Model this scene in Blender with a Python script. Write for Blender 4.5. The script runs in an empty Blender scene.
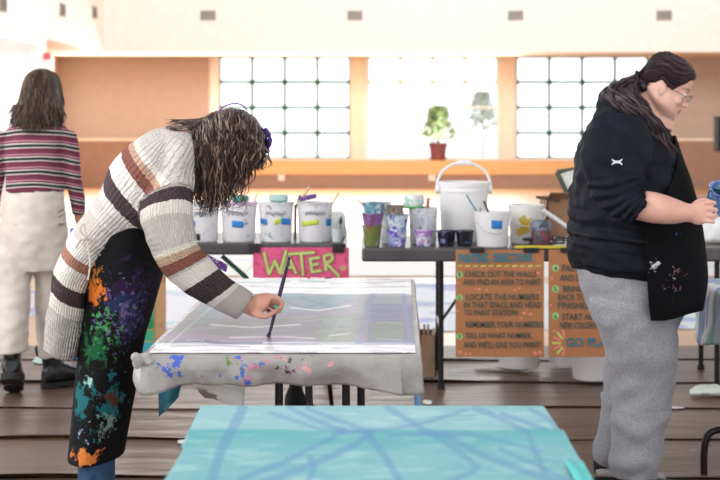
import bpy, bmesh, math, random
import numpy as np
from mathutils import Vector, Matrix, noise
from mathutils.kdtree import KDTree
random.seed(7); RNG = np.random.default_rng(7)
PI = math.pi
FPX, HY, CX, CZ = 1430.0, 112.0, 360.0, 1.43      # focal length in pixels, horizon row, centre column, eye height
scene = bpy.context.scene
COL = scene.collection

def P(px, py, D):
    """point at distance D along the view axis"""
    return Vector(((px-CX)*D/FPX, D, CZ-(py-HY)*D/FPX))
def lin(c):
    if isinstance(c, str): c = tuple(int(c[i:i+2], 16)/255 for i in (0, 2, 4))
    return tuple((v/12.92 if v <= .04045 else ((v+.055)/1.055)**2.4) for v in c)
def V(*a): return Vector(a)

# ---------------------------------------------------------------- materials
class N:
    def __init__(s, name):
        s.m = bpy.data.materials.new(name); s.m.use_nodes = True
        s.nt = s.m.node_tree; s.b = s.nt.nodes['Principled BSDF']; s.out = s.nt.nodes['Material Output']
    def n(s, t, **kw):
        nd = s.nt.nodes.new(t)
        for k, v in kw.items():
            if k.startswith('i_'):
                key = k[2:]; nd.inputs[int(key) if key.isdigit() else key].default_value = v
            else: setattr(nd, k, v)
        return nd
    def l(s, a, b): s.nt.links.new(a, b)
    def ramp(s, fac, stops, interp='LINEAR'):
        r = s.n('ShaderNodeValToRGB'); r.color_ramp.interpolation = interp
        e = r.color_ramp.elements
        while len(e) > 1: e.remove(e[-1])
        e[0].position = stops[0][0]; e[0].color = lin(stops[0][1])+(1,)
        for p, c in stops[1:]:
            x = e.new(p); x.color = lin(c)+(1,)
        s.l(fac, r.inputs[0]); return r.outputs[0]
    def noise(s, scale, detail=3, rough=.5, vec=None, sc3=None, dist=0):
        co = vec
        if co is None: co = s.n('ShaderNodeTexCoord').outputs['Object']
        if sc3:
            mp = s.n('ShaderNodeMapping'); mp.inputs['Scale'].default_value = sc3
            s.l(co, mp.inputs[0]); co = mp.outputs[0]
        t = s.n('ShaderNodeTexNoise'); t.inputs['Scale'].default_value = scale
        t.inputs['Detail'].default_value = detail; t.inputs['Roughness'].default_value = rough
        t.inputs['Distortion'].default_value = dist
        s.l(co, t.inputs['Vector']); return t.outputs['Fac']
    def math(s, op, a, b=None, c=None, clamp=False):
        m = s.n('ShaderNodeMath', operation=op, use_clamp=clamp)
        for i, v in enumerate((a, b, c)):
            if v is None: continue
            if isinstance(v, (int, float)): m.inputs[i].default_value = v
            else: s.l(v, m.inputs[i])
        return m.outputs[0]
    def mix(s, f, a, b):
        m = s.n('ShaderNodeMix', data_type='RGBA')
        for k, v in ((0, f), (6, a), (7, b)):
            if isinstance(v, (int, float)): m.inputs[k].default_value = v
            elif isinstance(v, (str, tuple)): m.inputs[k].default_value = lin(v)+(1,)
            else: s.l(v, m.inputs[k])
        return m.outputs[2]
    def col(s, c):
        if isinstance(c, (str, tuple)): s.b.inputs['Base Color'].default_value = lin(c)+(1,)
        else: s.l(c, s.b.inputs['Base Color'])
    def bump(s, h, strength=.3, dist=.01):
        b = s.n('ShaderNodeBump'); b.inputs['Strength'].default_value = strength
        b.inputs['Distance'].default_value = dist
        s.l(h, b.inputs['Height']); s.l(b.outputs[0], s.b.inputs['Normal'])
    def set(s, rough=None, metal=None, spec=None, alpha=None, sss=None, trans=None, sheen=None):
        for k, v in (('Roughness', rough), ('Metallic', metal), ('Specular IOR Level', spec), ('Alpha', alpha),
                     ('Transmission Weight', trans), ('Sheen Weight', sheen)):
            if v is not None: s.b.inputs[k].default_value = v
        if sss:
            s.b.inputs['Subsurface Weight'].default_value = sss
            s.b.inputs['Subsurface Radius'].default_value = (.012, .005, .003); s.b.inputs['Subsurface Scale'].default_value = 1
        return s

MATS = {}
def plain(name, c, rough=.55, metal=0, var=.06, vscale=6, spec=None, alpha=None, bump=0, bscale=80):
    if name in MATS: return MATS[name]
    q = N(name)
    base = lin(c)
    f = q.noise(vscale, 4)
    c3 = c if isinstance(c, tuple) else tuple(int(c[i:i+2], 16)/255 for i in (0, 2, 4))
    dk = tuple(max(0, v*(1-var)) for v in c3); lt = tuple(min(1, v*(1+var)) for v in c3)
    q.col(q.ramp(f, [(.3, dk), (.7, lt)]))
    q.set(rough, metal, spec, alpha)
    if bump: q.bump(q.noise(bscale, 2), bump, .004)
    MATS[name] = q.m; return q.m

def vcol_mat(name, rough=.5, spec=None, bump=0, alpha=None, bscale=60, sc3=None):
    if name in MATS: return MATS[name]
    q = N(name); a = q.n('ShaderNodeAttribute', attribute_name='paint')
    q.l(a.outputs['Color'], q.b.inputs['Base Color']); q.set(rough, 0, spec, alpha)
    if bump: q.bump(q.noise(bscale, 3, sc3=sc3), bump, .004)
    MATS[name] = q.m; return q.m

def splatter(name, base, spots, rough=.6, fine=None, bumpy=True, base_var=.3, spec=None):
    """base colour with paint marks; spots: (colour, world centre, radius, noise scale, threshold)"""
    q = N(name); g = q.n('ShaderNodeNewGeometry').outputs['Position']
    c3 = tuple(int(base[i:i+2], 16)/255 for i in (0, 2, 4))
    cur = q.ramp(q.noise(5, 4, vec=g), [(.3, tuple(v*(1-base_var) for v in c3)), (.7, tuple(min(1, v*(1+base_var)) for v in c3))])
    for i, (c, ctr, rad, sc, th) in enumerate(spots):
        mp = q.n('ShaderNodeMapping'); mp.inputs['Location'].default_value = (i*3.7, i*1.3, i*2.1); q.l(g, mp.inputs[0])
        nz = q.noise(sc, 7, .72, vec=mp.outputs[0])
        if ctr is not None:
            vm = q.n('ShaderNodeVectorMath', operation='DISTANCE'); q.l(g, vm.inputs[0]); vm.inputs[1].default_value = ctr
            fall = q.math('MULTIPLY', q.math('DIVIDE', vm.outputs['Value'], rad), .19)
            nz = q.math('SUBTRACT', q.math('ADD', nz, .075), fall)
        f = q.math('MULTIPLY', q.math('SUBTRACT', nz, th), 40, clamp=True)
        cur = q.mix(f, cur, c)
    q.col(cur); q.set(rough, spec=spec)
    if bumpy: q.bump(q.noise(60, 3), .15, .003)
    MATS[name] = q.m; return q.m

# ---------------------------------------------------------------- mesh building
def link(o, parent=None):
    COL.objects.link(o)
    if parent is not None:
        o.parent = parent
        o.matrix_parent_inverse = Matrix.Translation(-Vector(parent.location)) if parent.parent is None else Matrix.Identity(4)
    return o
class MB:
    """collects geometry; build() links it as one object"""
    def __init__(s): s.v = []; s.f = []; s.uv = []; s.mi = []; s.cur = 0
    def add(s, vs, fs, uv=None):
        n = len(s.v); s.v += [tuple(v) for v in vs]; s.f += [tuple(i+n for i in f) for f in fs]
        s.uv += (uv if uv is not None else [(0, 0)]*len(vs)); s.mi += [s.cur]*len(fs); return s
    def box(s, lo, hi, M=None):
        (x0, y0, z0), (x1, y1, z1) = lo, hi
        vs = [V(x, y, z) for x in (x0, x1) for y in (y0, y1) for z in (z0, z1)]
        if M is not None: vs = [M @ v for v in vs]
        return s.add(vs, [(0, 1, 3, 2), (4, 6, 7, 5), (0, 4, 5, 1), (2, 3, 7, 6), (0, 2, 6, 4), (1, 5, 7, 3)])
    def rings(s, R, closed=False, cap=True, uvs=None):
        """R: list of equally long vertex rings"""
        m = len(R[0]); vs = [p for r in R for p in r]; fs = []
        for i in range(len(R)-1):
            for j in range(m):
                k = (j+1) % m
                fs.append((i*m+j, i*m+k, (i+1)*m+k, (i+1)*m+j))
        if cap: fs.append(tuple(reversed(range(m)))); fs.append(tuple((len(R)-1)*m+j for j in range(m)))
        return s.add(vs, fs, uvs)
    def tube(s, pts, r, n=8, cap=True, smoothn=0):
        pts = [Vector(p) for p in pts]
        rr = r if isinstance(r, (list, tuple)) else [r]*len(pts)
        if smoothn: pts, rr = smooth_path(pts, list(rr), smoothn)
        R = []; ref = None
        for i, p in enumerate(pts):
            t = (pts[min(i+1, len(pts)-1)]-pts[max(i-1, 0)])
            if t.length < 1e-9: t = V(0, 0, 1)
            t.normalize()
            if ref is None: ref = V(0, 0, 1) if abs(t.z) < .9 else V(1, 0, 0)
            a = t.cross(ref); 
            if a.length < 1e-6: a = t.cross(V(0, 1, 0))
            a.normalize(); b = t.cross(a).normalized(); ref = -b
            ref = a.cross(t).normalized()
            R.append([p+rr[i]*(math.cos(2*PI*k/n)*a+math.sin(2*PI*k/n)*b) for k in range(n)])
        return s.rings(R, cap=cap)
    def lathe(s, prof, c=(0, 0, 0), n=24, cap=False, axis=None):
        c = Vector(c); M = axis if axis is not None else Matrix.Identity(3)
        R = [[c+M@V(r*math.cos(2*PI*k/n), r*math.sin(2*PI*k/n), z) for k in range(n)] for r, z in prof]
        return s.rings(R, cap=cap)
    def ball(s, c, r, n=12, M=None):
        r = r if isinstance(r, (tuple, list)) else (r, r, r); c = Vector(c); M = M or Matrix.Identity(3)
        R = []
        for i in range(n//2+1):
            ph = -PI/2+PI*i/(n//2); q = max(math.cos(ph), 1e-3)
            R.append([c+M@V(r[0]*q*math.cos(2*PI*k/n), r[1]*q*math.sin(2*PI*k/n), r[2]*math.sin(ph)) for k in range(n)])
        return s.rings(R)
    def poly(s, pts, nrm):
        """flat polygon with thickness vector nrm"""
        pts = [Vector(p) for p in pts]; m = len(pts); nrm = Vector(nrm)
        vs = pts+[p+nrm for p in pts]
        fs = [tuple(reversed(range(m))), tuple(range(m, 2*m))]+[(j, (j+1) % m, m+(j+1) % m, m+j) for j in range(m)]
        return s.add(vs, fs)
    def grid(s, fn, nu, nv, closed_u=False):
        vs = []; uv = []
        for j in range(nv+1):
            for i in range(nu+(0 if closed_u else 1)):
                vs.append(fn(i/nu, j/nv)); uv.append((i/nu, j/nv))
        w = nu if closed_u else nu+1; fs = []
        for j in range(nv):
            for i in range(nu):
                k = (i+1) % w
                fs.append((j*w+i, j*w+k, (j+1)*w+k, (j+1)*w+i))
        return s.add(vs, fs, uv)
    def mesh(s, name='m'):
        me = bpy.data.meshes.new(name); me.from_pydata(s.v, [], s.f); me.update()
        if any(s.mi): me.polygons.foreach_set('material_index', s.mi)
        return me
    def build(s, name, mat, parent=None, smooth=True, bevel=0, solid=0, uv=False, sub=0, auto=None, recalc=True):
        me = s.mesh(name)
        if recalc:
            bm = bmesh.new(); bm.from_mesh(me); bmesh.ops.recalc_face_normals(bm, faces=bm.faces); bm.to_mesh(me); bm.free()
        for m in (mat if isinstance(mat, (list, tuple)) else [mat]): me.materials.append(m)
        if smooth: me.polygons.foreach_set('use_smooth', [True]*len(me.polygons))
        if uv:
            at = me.attributes.new('uvs', 'FLOAT_VECTOR', 'POINT')
            at.data.foreach_set('vector', [x for u, v in s.uv for x in (u, v, 0)])
        o = bpy.data.objects.new(name, me); link(o, parent)
        if auto is not None: me.set_sharp_from_angle(angle=auto)
        elif smooth: me.set_sharp_from_angle(angle=math.radians(48))
        if solid:
            md = o.modifiers.new('Solidify', 'SOLIDIFY'); md.thickness = solid; md.offset = 0
        if bevel:
            md = o.modifiers.new('Bevel', 'BEVEL'); md.width = bevel; md.segments = 2; md.limit_method = 'ANGLE'
        if sub:
            md = o.modifiers.new('Subdivision', 'SUBSURF'); md.levels = sub; md.render_levels = sub
        return o

def cr(a, b, c, d, t):
    return .5*((2*b)+(c-a)*t+(2*a-5*b+4*c-d)*t*t+(3*b-a-3*c+d)*t*t*t)
def smooth_path(pts, rr, n):
    P2 = []; R2 = []
    for i in range(len(pts)-1):
        g = lambda L, k: L[min(max(k, 0), len(L)-1)]
        for j in range(n):
            t = j/n
            P2.append(cr(g(pts, i-1), g(pts, i), g(pts, i+1), g(pts, i+2), t))
            R2.append(max(1e-4, cr(g(rr, i-1), g(rr, i), g(rr, i+1), g(rr, i+2), t)))
    P2.append(pts[-1]); R2.append(rr[-1]); return P2, R2

def thing(name, label, cat, loc=(0, 0, 0), group=None):
    o = bpy.data.objects.new(name, None); o.empty_display_size = .05; o.location = loc; COL.objects.link(o)
    o['label'] = label; o['category'] = cat
    if group: o['group'] = group
    return o
def tag(o, label, cat, group=None):
    o['label'] = label; o['category'] = cat
    if group: o['group'] = group
    return o
def struct(o): o['kind'] = 'structure'; return o

# ---- silhouette lofts: a ring is the pair of outline points it joins plus a half depth
def S(x1, y1, x2, y2, b, D, ex=2.0, D2=None):
    A1 = P(x1, y1, D); A2 = P(x2, y2, D if D2 is None else D2)
    return dict(c=(A1+A2)/2, a=(A2-A1)/2, b=V(0, b, 0), ex=ex)
def loft(ringlist, n=32, sub=8, u0=0, capz=True, scale=1.0):
    """dense closed loft through the rings; returns verts, faces, uv (u = ring index + u0, v = angle 0..1)"""
    g = lambda L, k: L[min(max(k, 0), len(L)-1)]
    seq = []
    for i in range(len(ringlist)-1):
        for j in range(sub):
            t = j/sub; q = [g(ringlist, i+k) for k in (-1, 0, 1, 2)]
            seq.append((u0+i+t, *[cr(*[z[k] for z in q], t) for k in ('c', 'a', 'b')], q[1]['ex']*(1-t)+q[2]['ex']*t))
    L = ringlist[-1]; seq.append((u0+len(ringlist)-1, L['c'], L['a'], L['b'], L['ex']))
    vs = []; uv = []
    for u, c, a, b, ex in seq:
        for k in range(n):
            th = 2*PI*k/n; co, si = math.cos(th), math.sin(th)
            p = 2/ex; co = math.copysign(abs(co)**p, co); si = math.copysign(abs(si)**p, si)
            vs.append(c+scale*(a*co+b*si)); uv.append((u, k/n))
    fs = []
    for i in range(len(seq)-1):
        for j in range(n):
            k = (j+1) % n; fs.append((i*n+j, i*n+k, (i+1)*n+k, (i+1)*n+j))
    if capz:
        fs.append(tuple(reversed(range(n)))); fs.append(tuple((len(seq)-1)*n+j for j in range(n)))
    return vs, fs, uv
def fuse(name, parts, voxel, mat, parent, smooth_it=4, wrinkle=None, color=None, keep_uv=True, fac=.5, remap=None):
    """union of closed parts as one continuous surface, carrying the parts' (u, v)"""
    mb = MB()
    for p in parts: mb.add(*p)
    me = mb.mesh('tmp'); bm = bmesh.new(); bm.from_mesh(me); bmesh.ops.recalc_face_normals(bm, faces=bm.faces); bm.to_mesh(me); bm.free()
    o = bpy.data.objects.new('tmp', me); COL.objects.link(o)
    r = o.modifiers.new('r', 'REMESH'); r.mode = 'VOXEL'; r.voxel_size = voxel; r.use_smooth_shade = True
    if smooth_it:
        s = o.modifiers.new('s', 'SMOOTH'); s.iterations = smooth_it; s.factor = fac
    dg = bpy.context.evaluated_depsgraph_get(); dg.update()
    m2 = bpy.data.meshes.new_from_object(o.evaluated_get(dg)); m2.name = name
    bpy.data.objects.remove(o); bpy.data.meshes.remove(me)
    n = len(m2.vertices); co = np.empty(n*3); m2.vertices.foreach_get('co', co); co = co.reshape(-1, 3)
    if keep_uv:
        kd = KDTree(len(mb.v))
        for i, p in enumerate(mb.v): kd.insert(p, i)
        kd.balance(); uvs = np.zeros((n, 3)); src = mb.uv
        for i in range(n):
            hit = kd.find_n(co[i], 3); w = 0; su = sv = 0; v0 = src[hit[0][1]][1]; uu0 = src[hit[0][1]][0]
            for _, k, d in hit:
                u, v = src[k]
                if abs(u-uu0) > 5: continue
                if v-v0 > .5: v -= 1
                if v-v0 < -.5: v += 1
                q = 1/(d+1e-4); w += q; su += q*u; sv += q*v
            uvs[i] = (su/w, sv/w, 0)
            if remap is not None: uvs[i] = remap(co[i], uvs[i])
        at = m2.attributes.new('uvs', 'FLOAT_VECTOR', 'POINT'); at.data.foreach_set('vector', uvs.ravel())
    if wrinkle:
        nr = np.empty(n*3); m2.vertices.foreach_get('normal', nr); nr = nr.reshape(-1, 3)
        for i in range(n): co[i] += nr[i]*wrinkle(co[i], uvs[i] if keep_uv else None)
        m2.vertices.foreach_set('co', co.ravel()); m2.update()
    if color is not None:
        c = color(co); at = m2.attributes.new('paint', 'FLOAT_COLOR', 'POINT'); at.data.foreach_set('color', c.astype(np.float32).ravel())
    m2.materials.clear()
    for m in (mat if isinstance(mat, (list, tuple)) else [mat]): m2.materials.append(m)
    m2.polygons.foreach_set('use_smooth', [True]*len(m2.polygons))
    o = bpy.data.objects.new(name, m2); link(o, parent); return o

# ---- painted sheets: fine grids whose colour attribute is the picture painted on them
def seg_dist(X, Y, pts):
    d = np.full(X.shape, 1e9)
    for (x0, y0), (x1, y1) in zip(pts[:-1], pts[1:]):
        dx, dy = x1-x0, y1-y0; L = dx*dx+dy*dy+1e-12
        t = np.clip(((X-x0)*dx+(Y-y0)*dy)/L, 0, 1)
        d = np.minimum(d, np.hypot(X-x0-t*dx, Y-y0-t*dy))
    return d
class Img:
    def __init__(s, X, Y, base):
        s.X, s.Y = X, Y; s.c = np.ones(X.shape+(3,))*np.array(lin(base)); s.rng = np.random.default_rng(3)
    def blend(s, m, c): 
        m = np.clip(m, 0, 1)[..., None]; s.c = s.c*(1-m)+np.array(lin(c))*m
    def line(s, pts, w, c, a=1, soft=.5, ky=1.0):
        pts2 = [(x, y*ky) for x, y in pts]
        d = seg_dist(s.X, s.Y*ky, pts2); s.blend(a*np.clip((w/2-d)/soft+.5, 0, 1), c)
    def rect(s, x0, y0, x1, y1, c, a=1, soft=.5):
        m = np.minimum(np.minimum(s.X-x0, x1-s.X), np.minimum(s.Y-y0, y1-s.Y)); s.blend(a*np.clip(m/soft+.5, 0, 1), c)
    def blob(s, x, y, rx, ry, c, a=1, rot=0):
        X, Y = s.X-x, s.Y-y; cr_, sr = math.cos(rot), math.sin(rot)
        s.blend(a*np.clip((1-np.hypot((X*cr_+Y*sr)/rx, (-X*sr+Y*cr_)/ry))*4, 0, 1), c)
    def noise(s, sx, sy, th, c, a=1, soft=.08, seed=0, mask=None):
        f = np.array([noise.fractal((x/sx+seed*7.3, y/sy+seed*3.1, seed*1.7), 1.0, 2.0, 4) for x, y in zip(s.X.ravel(), s.Y.ravel())]).reshape(s.X.shape)
        m = np.clip((f-th)/soft, 0, 1)*a
        if mask is not None: m = m*mask
        s.blend(m, c)
def sheet(name, fn, nu, nv, painter, mat, parent=None, solid=.002):
    """fn(u,v)->Vector; painter(Img-like) receives arrays X,Y of (u,v) or what coords() gives"""
    mb = MB(); mb.grid(fn, nu, nv)
    co = np.array(mb.v).reshape(nv+1, nu+1, 3)
    c = painter(co)
    o = mb.build(name, mat, parent, smooth=True, solid=solid, recalc=False)
    rgba = np.concatenate([c, np.ones(c.shape[:2]+(1,))], 2).astype(np.float32)
    at = o.data.attributes.new('paint', 'FLOAT_COLOR', 'POINT'); at.data.foreach_set('color', rgba.ravel())
    return o
def pxy(co):
    return CX+FPX*co[..., 0]/co[..., 1], HY+FPX*(CZ-co[..., 2])/co[..., 1]

def text_mesh(body, size, name='lettering', extrude=.0006, shear=0, space=1.0, bold=0.0, align='LEFT'):
    cu = bpy.data.curves.new('t', 'FONT'); cu.body = body; cu.size = size; cu.extrude = extrude; cu.shear = shear
    cu.space_character = space; cu.offset = bold; cu.align_x = align; cu.resolution_u = 2
    o = bpy.data.objects.new('t', cu); COL.objects.link(o)
    dg = bpy.context.evaluated_depsgraph_get(); dg.update()
    me = bpy.data.meshes.new_from_object(o.evaluated_get(dg)); me.name = name
    bpy.data.objects.remove(o); bpy.data.curves.remove(cu); return me
EXPOSURE = 0.3
# ================================================================ camera, light
cam_d = bpy.data.cameras.new('camera'); cam = bpy.data.objects.new('camera', cam_d); COL.objects.link(cam)
cam.location = (0, 0, CZ); cam.rotation_euler = (PI/2, 0, 0)
cam_d.sensor_width = 36; cam_d.lens = FPX/720*36; cam_d.shift_y = -(240-HY)/720
cam_d.dof.use_dof = True; cam_d.dof.focus_distance = 4.6; cam_d.dof.aperture_fstop = 4.5
cam_d.clip_start = .1; cam_d.clip_end = 200
scene.camera = cam
w = bpy.data.worlds.new('daylight'); scene.world = w; w.use_nodes = True
bg = w.node_tree.nodes['Background']; bg.inputs[1].default_value = 1.0
wt = w.node_tree; tc = wt.nodes.new('ShaderNodeTexCoord'); sx_ = wt.nodes.new('ShaderNodeSeparateXYZ'); cr_w = wt.nodes.new('ShaderNodeValToRGB')
wt.links.new(tc.outputs['Generated'], sx_.inputs[0]); wt.links.new(sx_.outputs[2], cr_w.inputs[0]); wt.links.new(cr_w.outputs[0], bg.inputs[0])
cr_w.color_ramp.elements[0].position = .0; cr_w.color_ramp.elements[0].color = (1.7, 1.75, 1.8, 1)
cr_w.color_ramp.elements[1].position = .55; cr_w.color_ramp.elements[1].color = (.42, .44, .47, 1)
scene.view_settings.view_transform = 'Standard'; scene.view_settings.look = 'None'
scene.view_settings.exposure = EXPOSURE; scene.view_settings.gamma = 1
def area(name, loc, target, sx, sy, power, c=(1, 1, 1)):
    d = bpy.data.lights.new(name, 'AREA'); d.shape = 'RECTANGLE'; d.size = sx; d.size_y = sy; d.energy = power; d.color = c
    o = bpy.data.objects.new(name, d); COL.objects.link(o); o.location = loc
    o.rotation_euler = (Vector(target)-Vector(loc)).to_track_quat('-Z', 'Y').to_euler(); return o
area('left_window_light', (-4.2, 4.6, 3.2), (.4, 5.2, .9), 5, 2.5, 150, (1, .98, .95))
area('unseen_front_fill', (1, 2.0, 4.6), (.3, 5.5, .8), 4, 2.5, 40, (1, .97, .93))  # unseen fill added over the open-topped room; no lamp hangs here
area('unseen_far_wall_fill', (1.5, 16, 5.0), (1.5, 25, 2.2), 9, 2, 400, (1, .98, .96))  # unseen light added to brighten the far upper wall
area('far_window_light', (-2.0, 26.5, 1.7), (-2.0, 10, .2), 10, 1.8, 350, (.97, 1, 1))

# ================================================================ room shell
DW, DU = 27.0, 24.8            # window wall and the upper wall that hangs in front of it
XL, XA, XR = -4.45, -5.66, 9.0
zs = 2.47                       # soffit height
ZT = 5.2
def wx(px): return (px-CX)*DW/FPX
def wz(py): return CZ-(py-HY)*DW/FPX
m_white = plain('painted_upper_wall', 'f0e8e0', .7, var=.015)
m_tan = plain('painted_tan_wall', 'bba699', .7, var=.02)
m_brown = plain('brown_wainscot', '9f7d69', .6, var=.03)
m_peach = plain('painted_pier', 'f0dcc8', .6, var=.02)
m_cream = plain('cream_trim', 'f0dcc6', .5, var=.02)
q = N('orange_wood'); f = q.noise(2.5, 5, sc3=(1, 8, 8)); q.col(q.ramp(f, [(.3, 'dfa468'), (.7, 'e8b67c')])); q.set(.35); m_owood = q.m
q = N('wood_floor'); tc = q.n('ShaderNodeTexCoord').outputs['Object']
br = q.n('ShaderNodeTexBrick'); br.inputs['Scale'].default_value = 1; br.inputs['Brick Width'].default_value = 1.6; br.inputs['Row Height'].default_value = .09
br.inputs['Mortar Size'].default_value = .004; br.inputs['Color1'].default_value = lin('dbac80')+(1,); br.inputs['Color2'].default_value = lin('d2a276')+(1,); br.inputs['Mortar'].default_value = lin('b89878')+(1,)
q.l(tc, br.inputs['Vector']); q.col(br.outputs['Color']); q.set(.32, spec=.6); m_floor = q.m

struct(MB().box((XA-.2, -1.5, -.12), (XR+.2, DW+.2, 0)).build('floor', m_floor, smooth=False))
# window wall: solid pieces around three openings (window n spans px a..b)
WIN = [(219, 350), (368, 498), (517, 649)]
zb, zt = wz(158.5), wz(56.5)
pieces = []
edges = [210]+[e for a in WIN for e in a]+[664]
mb = MB(); mb.box((XA-.2, DW, 0), (wx(209), DW+.25, zs+1)); mb.box((wx(664), DW, 0), (XR+.2, DW+.25, zs+1))
struct(mb.build('wall_back', m_tan, smooth=False))
mb = MB()
mb.box((wx(209), DW+.05, 0), (wx(664), DW+.25, zb)); mb.box((wx(209), DW+.05, zt), (wx(664), DW+.25, zs+1))
for a, b in ((209, 219), (350, 368), (498, 517), (649, 664)): mb.box((wx(a), DW+.05, zb), (wx(b), DW+.25, zt))
struct(mb.build('wall_window_side', plain('window_reveal', 'fbf7f0', .6, var=.01), smooth=False))
mb = MB()
for a, b in ((351, 363), (500, 514)): mb.box((wx(a), DW-.12, 0), (wx(b), DW+.05, zt+.06))
struct(mb.build('trim_1', m_peach, smooth=False))
mb = MB()
for k, (a, b) in enumerate(WIN):
    x0, x1 = wx(a), wx(b)
    fr = MB(); t = .024
    for i in range(5):
        x = x0+(x1-x0)*i/4; fr.box((x-t, DW+.1, zb), (x+t, DW+.15, zt))
    for j in range(5):
        z = zb+(zt-zb)*j/4; fr.box((x0, DW+.1, z-t), (x1, DW+.15, z+t))
    for i in range(5):
        for j in range(5):
            x = x0+(x1-x0)*i/4; z = zb+(zt-zb)*j/4
            fr.ball((x, DW+.1, z), (.06, .02, .06), 8)
    wf = struct(fr.build('window_%d' % (k+1), plain('muntin_green_%d' % (k == 1), 'e4f2ea' if k == 1 else '1f5a38', .5), smooth=False))
    q = N('window_glass_%d' % k); gl = q.n('ShaderNodeBsdfGlossy'); gl.inputs['Roughness'].default_value = .02
    tr = q.n('ShaderNodeBsdfTransparent'); mx = q.n('ShaderNodeMixShader'); mx.inputs[0].default_value = .04
    q.l(tr.outputs[0], mx.inputs[1]); q.l(gl.outputs[0], mx.inputs[2]); q.l(mx.outputs[0], q.out.inputs['Surface'])
    MB().box((x0, DW+.12, zb), (x1, DW+.13, zt)).build('pane', q.m, wf, smooth=False)
# wainscot and rails
mb = MB(); zr = wz(141)
mb.box((XA, DW-.03, 0), (wx(209), DW, zr)); mb.box((wx(664), DW-.03, 0), (XR, DW, zr))
struct(mb.build('wall_wainscot', m_brown, smooth=False))
mb = MB(); mb.box((XA, DW-.06, zr), (wx(209), DW, zr+.05)); mb.box((wx(664), DW-.06, zr), (XR, DW, zr+.05))
struct(mb.build('trim_2', m_cream, smooth=False))
# window seat: pale ledge, orange band, brown base
xs0, xs1 = wx(209), wx(664)
struct(MB().box((xs0, DW-.35, wz(174)), (xs1, DW+.06, wz(160))).build('trim_3', m_owood, smooth=False, bevel=.01))
struct(MB().box((xs0, DW-.31, 0), (xs1, DW+.05, wz(174))).build('trim_4', m_brown, smooth=False))
# upper wall hanging in front with soffit
struct(MB().box((XL, DU, zs), (XR+.2, DU+.2, ZT)).build('wall_upper', m_white, smooth=False))
struct(MB().box((XA-.2, DU+.2, zs), (XR+.2, DW, zs+.1)).build('ceiling', plain('soffit', 'dfc0a0', .7), smooth=False))
# left wall: upper part, bright glazed part below, alcove wall
DL = 20.3
struct(MB().box((XL-.2, 2, zs), (XL, DU+.2, ZT)).build('wall_left', m_white, smooth=False))
struct(MB().box((XA-.2, DL, zs), (XL-.2, DU+.2, zs+.1)).build('ceiling_alcove', plain('soffit', 'e9b27e'), smooth=False))
struct(MB().box((XA-.2, DL, 0), (XA, DW+.2, zs+.1)).build('wall_alcove', m_tan, smooth=False))
struct(MB().box((XA-.2, DL-.15, 0), (XL, DL, zs)).build('wall_alcove_end', m_white, smooth=False))
fr = MB(); yy = [4, 8.1, 12.2, 16.3, DL-.06]
for y in yy: fr.box((XL-.12, y-.05, 0), (XL-.02, y+.05, zs))
for z in (.05, zs-.05): fr.box((XL-.12, 4, z-.05), (XL-.02, DL, z+.05))
wf = struct(fr.build('window_4', plain('white_frame', 'ffffff', .4, var=0), smooth=False))
MB().box((XL-.08, 4, .1), (XL-.07, DL-.1, zs-.1)).build('pane', bpy.data.materials['window_glass_0'], wf, smooth=False)
struct(MB().box((XR, 2, 0), (XR+.2, DW+.2, ZT)).build('wall_right', m_white, smooth=False))

def vent(loc, face, label, wv=.26, hv=.17):
    o = thing('air_vent', label, 'vent', loc, 'louvred air vents high on the walls')
    mb = MB(); 
    def bx(a0, a1, d0, d1, z0, z1):
        if face == 'y': mb.box((loc[0]+a0, loc[1]+d0, loc[2]+z0), (loc[0]+a1, loc[1]+d1, loc[2]+z1))
        else: mb.box((loc[0]-d1, loc[1]+a0, loc[2]+z0), (loc[0]-d0, loc[1]+a1, loc[2]+z1))
    for s_ in (-1, 1):
        bx(min(s_*wv/2, s_*(wv/2-.02)), max(s_*wv/2, s_*(wv/2-.02)), -.02, 0, -hv/2, hv/2)
        bx(-wv/2, wv/2, -.02, 0, min(s_*hv/2, s_*(hv/2-.02)), max(s_*hv/2, s_*(hv/2-.02)))
    mb.build('frame', plain('vent_frame', 'a39a90', .5), o, smooth=False); mb = MB()
    for i in range(7):
        z = -hv/2+.03+i*(hv-.06)/6; bx(-wv/2+.02, wv/2-.02, -.012, -.002, z-.005, z+.005)
    for i in range(6):
        a = -wv/2+.03+i*(wv-.06)/5; bx(a-.003, a+.003, -.015, -.002, -hv/2+.02, hv/2-.02)
    mb.build('louvre', plain('vent_louvre', '7d746c', .5), o, smooth=False)
for px, lb in ((208, 'grey wall vent above the far left end of the leftmost window'), (355, 'grey wall vent above the pier left of the plant window'),
               (515.5, 'grey wall vent above the pier right of the plant window'), (664, 'grey wall vent rightmost of all, above the tan wall')):
    vent(P(px, 15.5, DU-.001), 'y', lb)
for k, (px, py) in enumerate(((2, 4), (62, 10), (94, 12.5))):
    D = FPX*XL/(px-CX)
    vent((XL+.001, D, CZ-(py-HY)*D/FPX), 'x', ('nearest vent on the left side wall, cut by the picture edge', 'middle vent on the left side wall', 'vent on the left side wall closest to the corner')[k], .36, .2)
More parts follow.
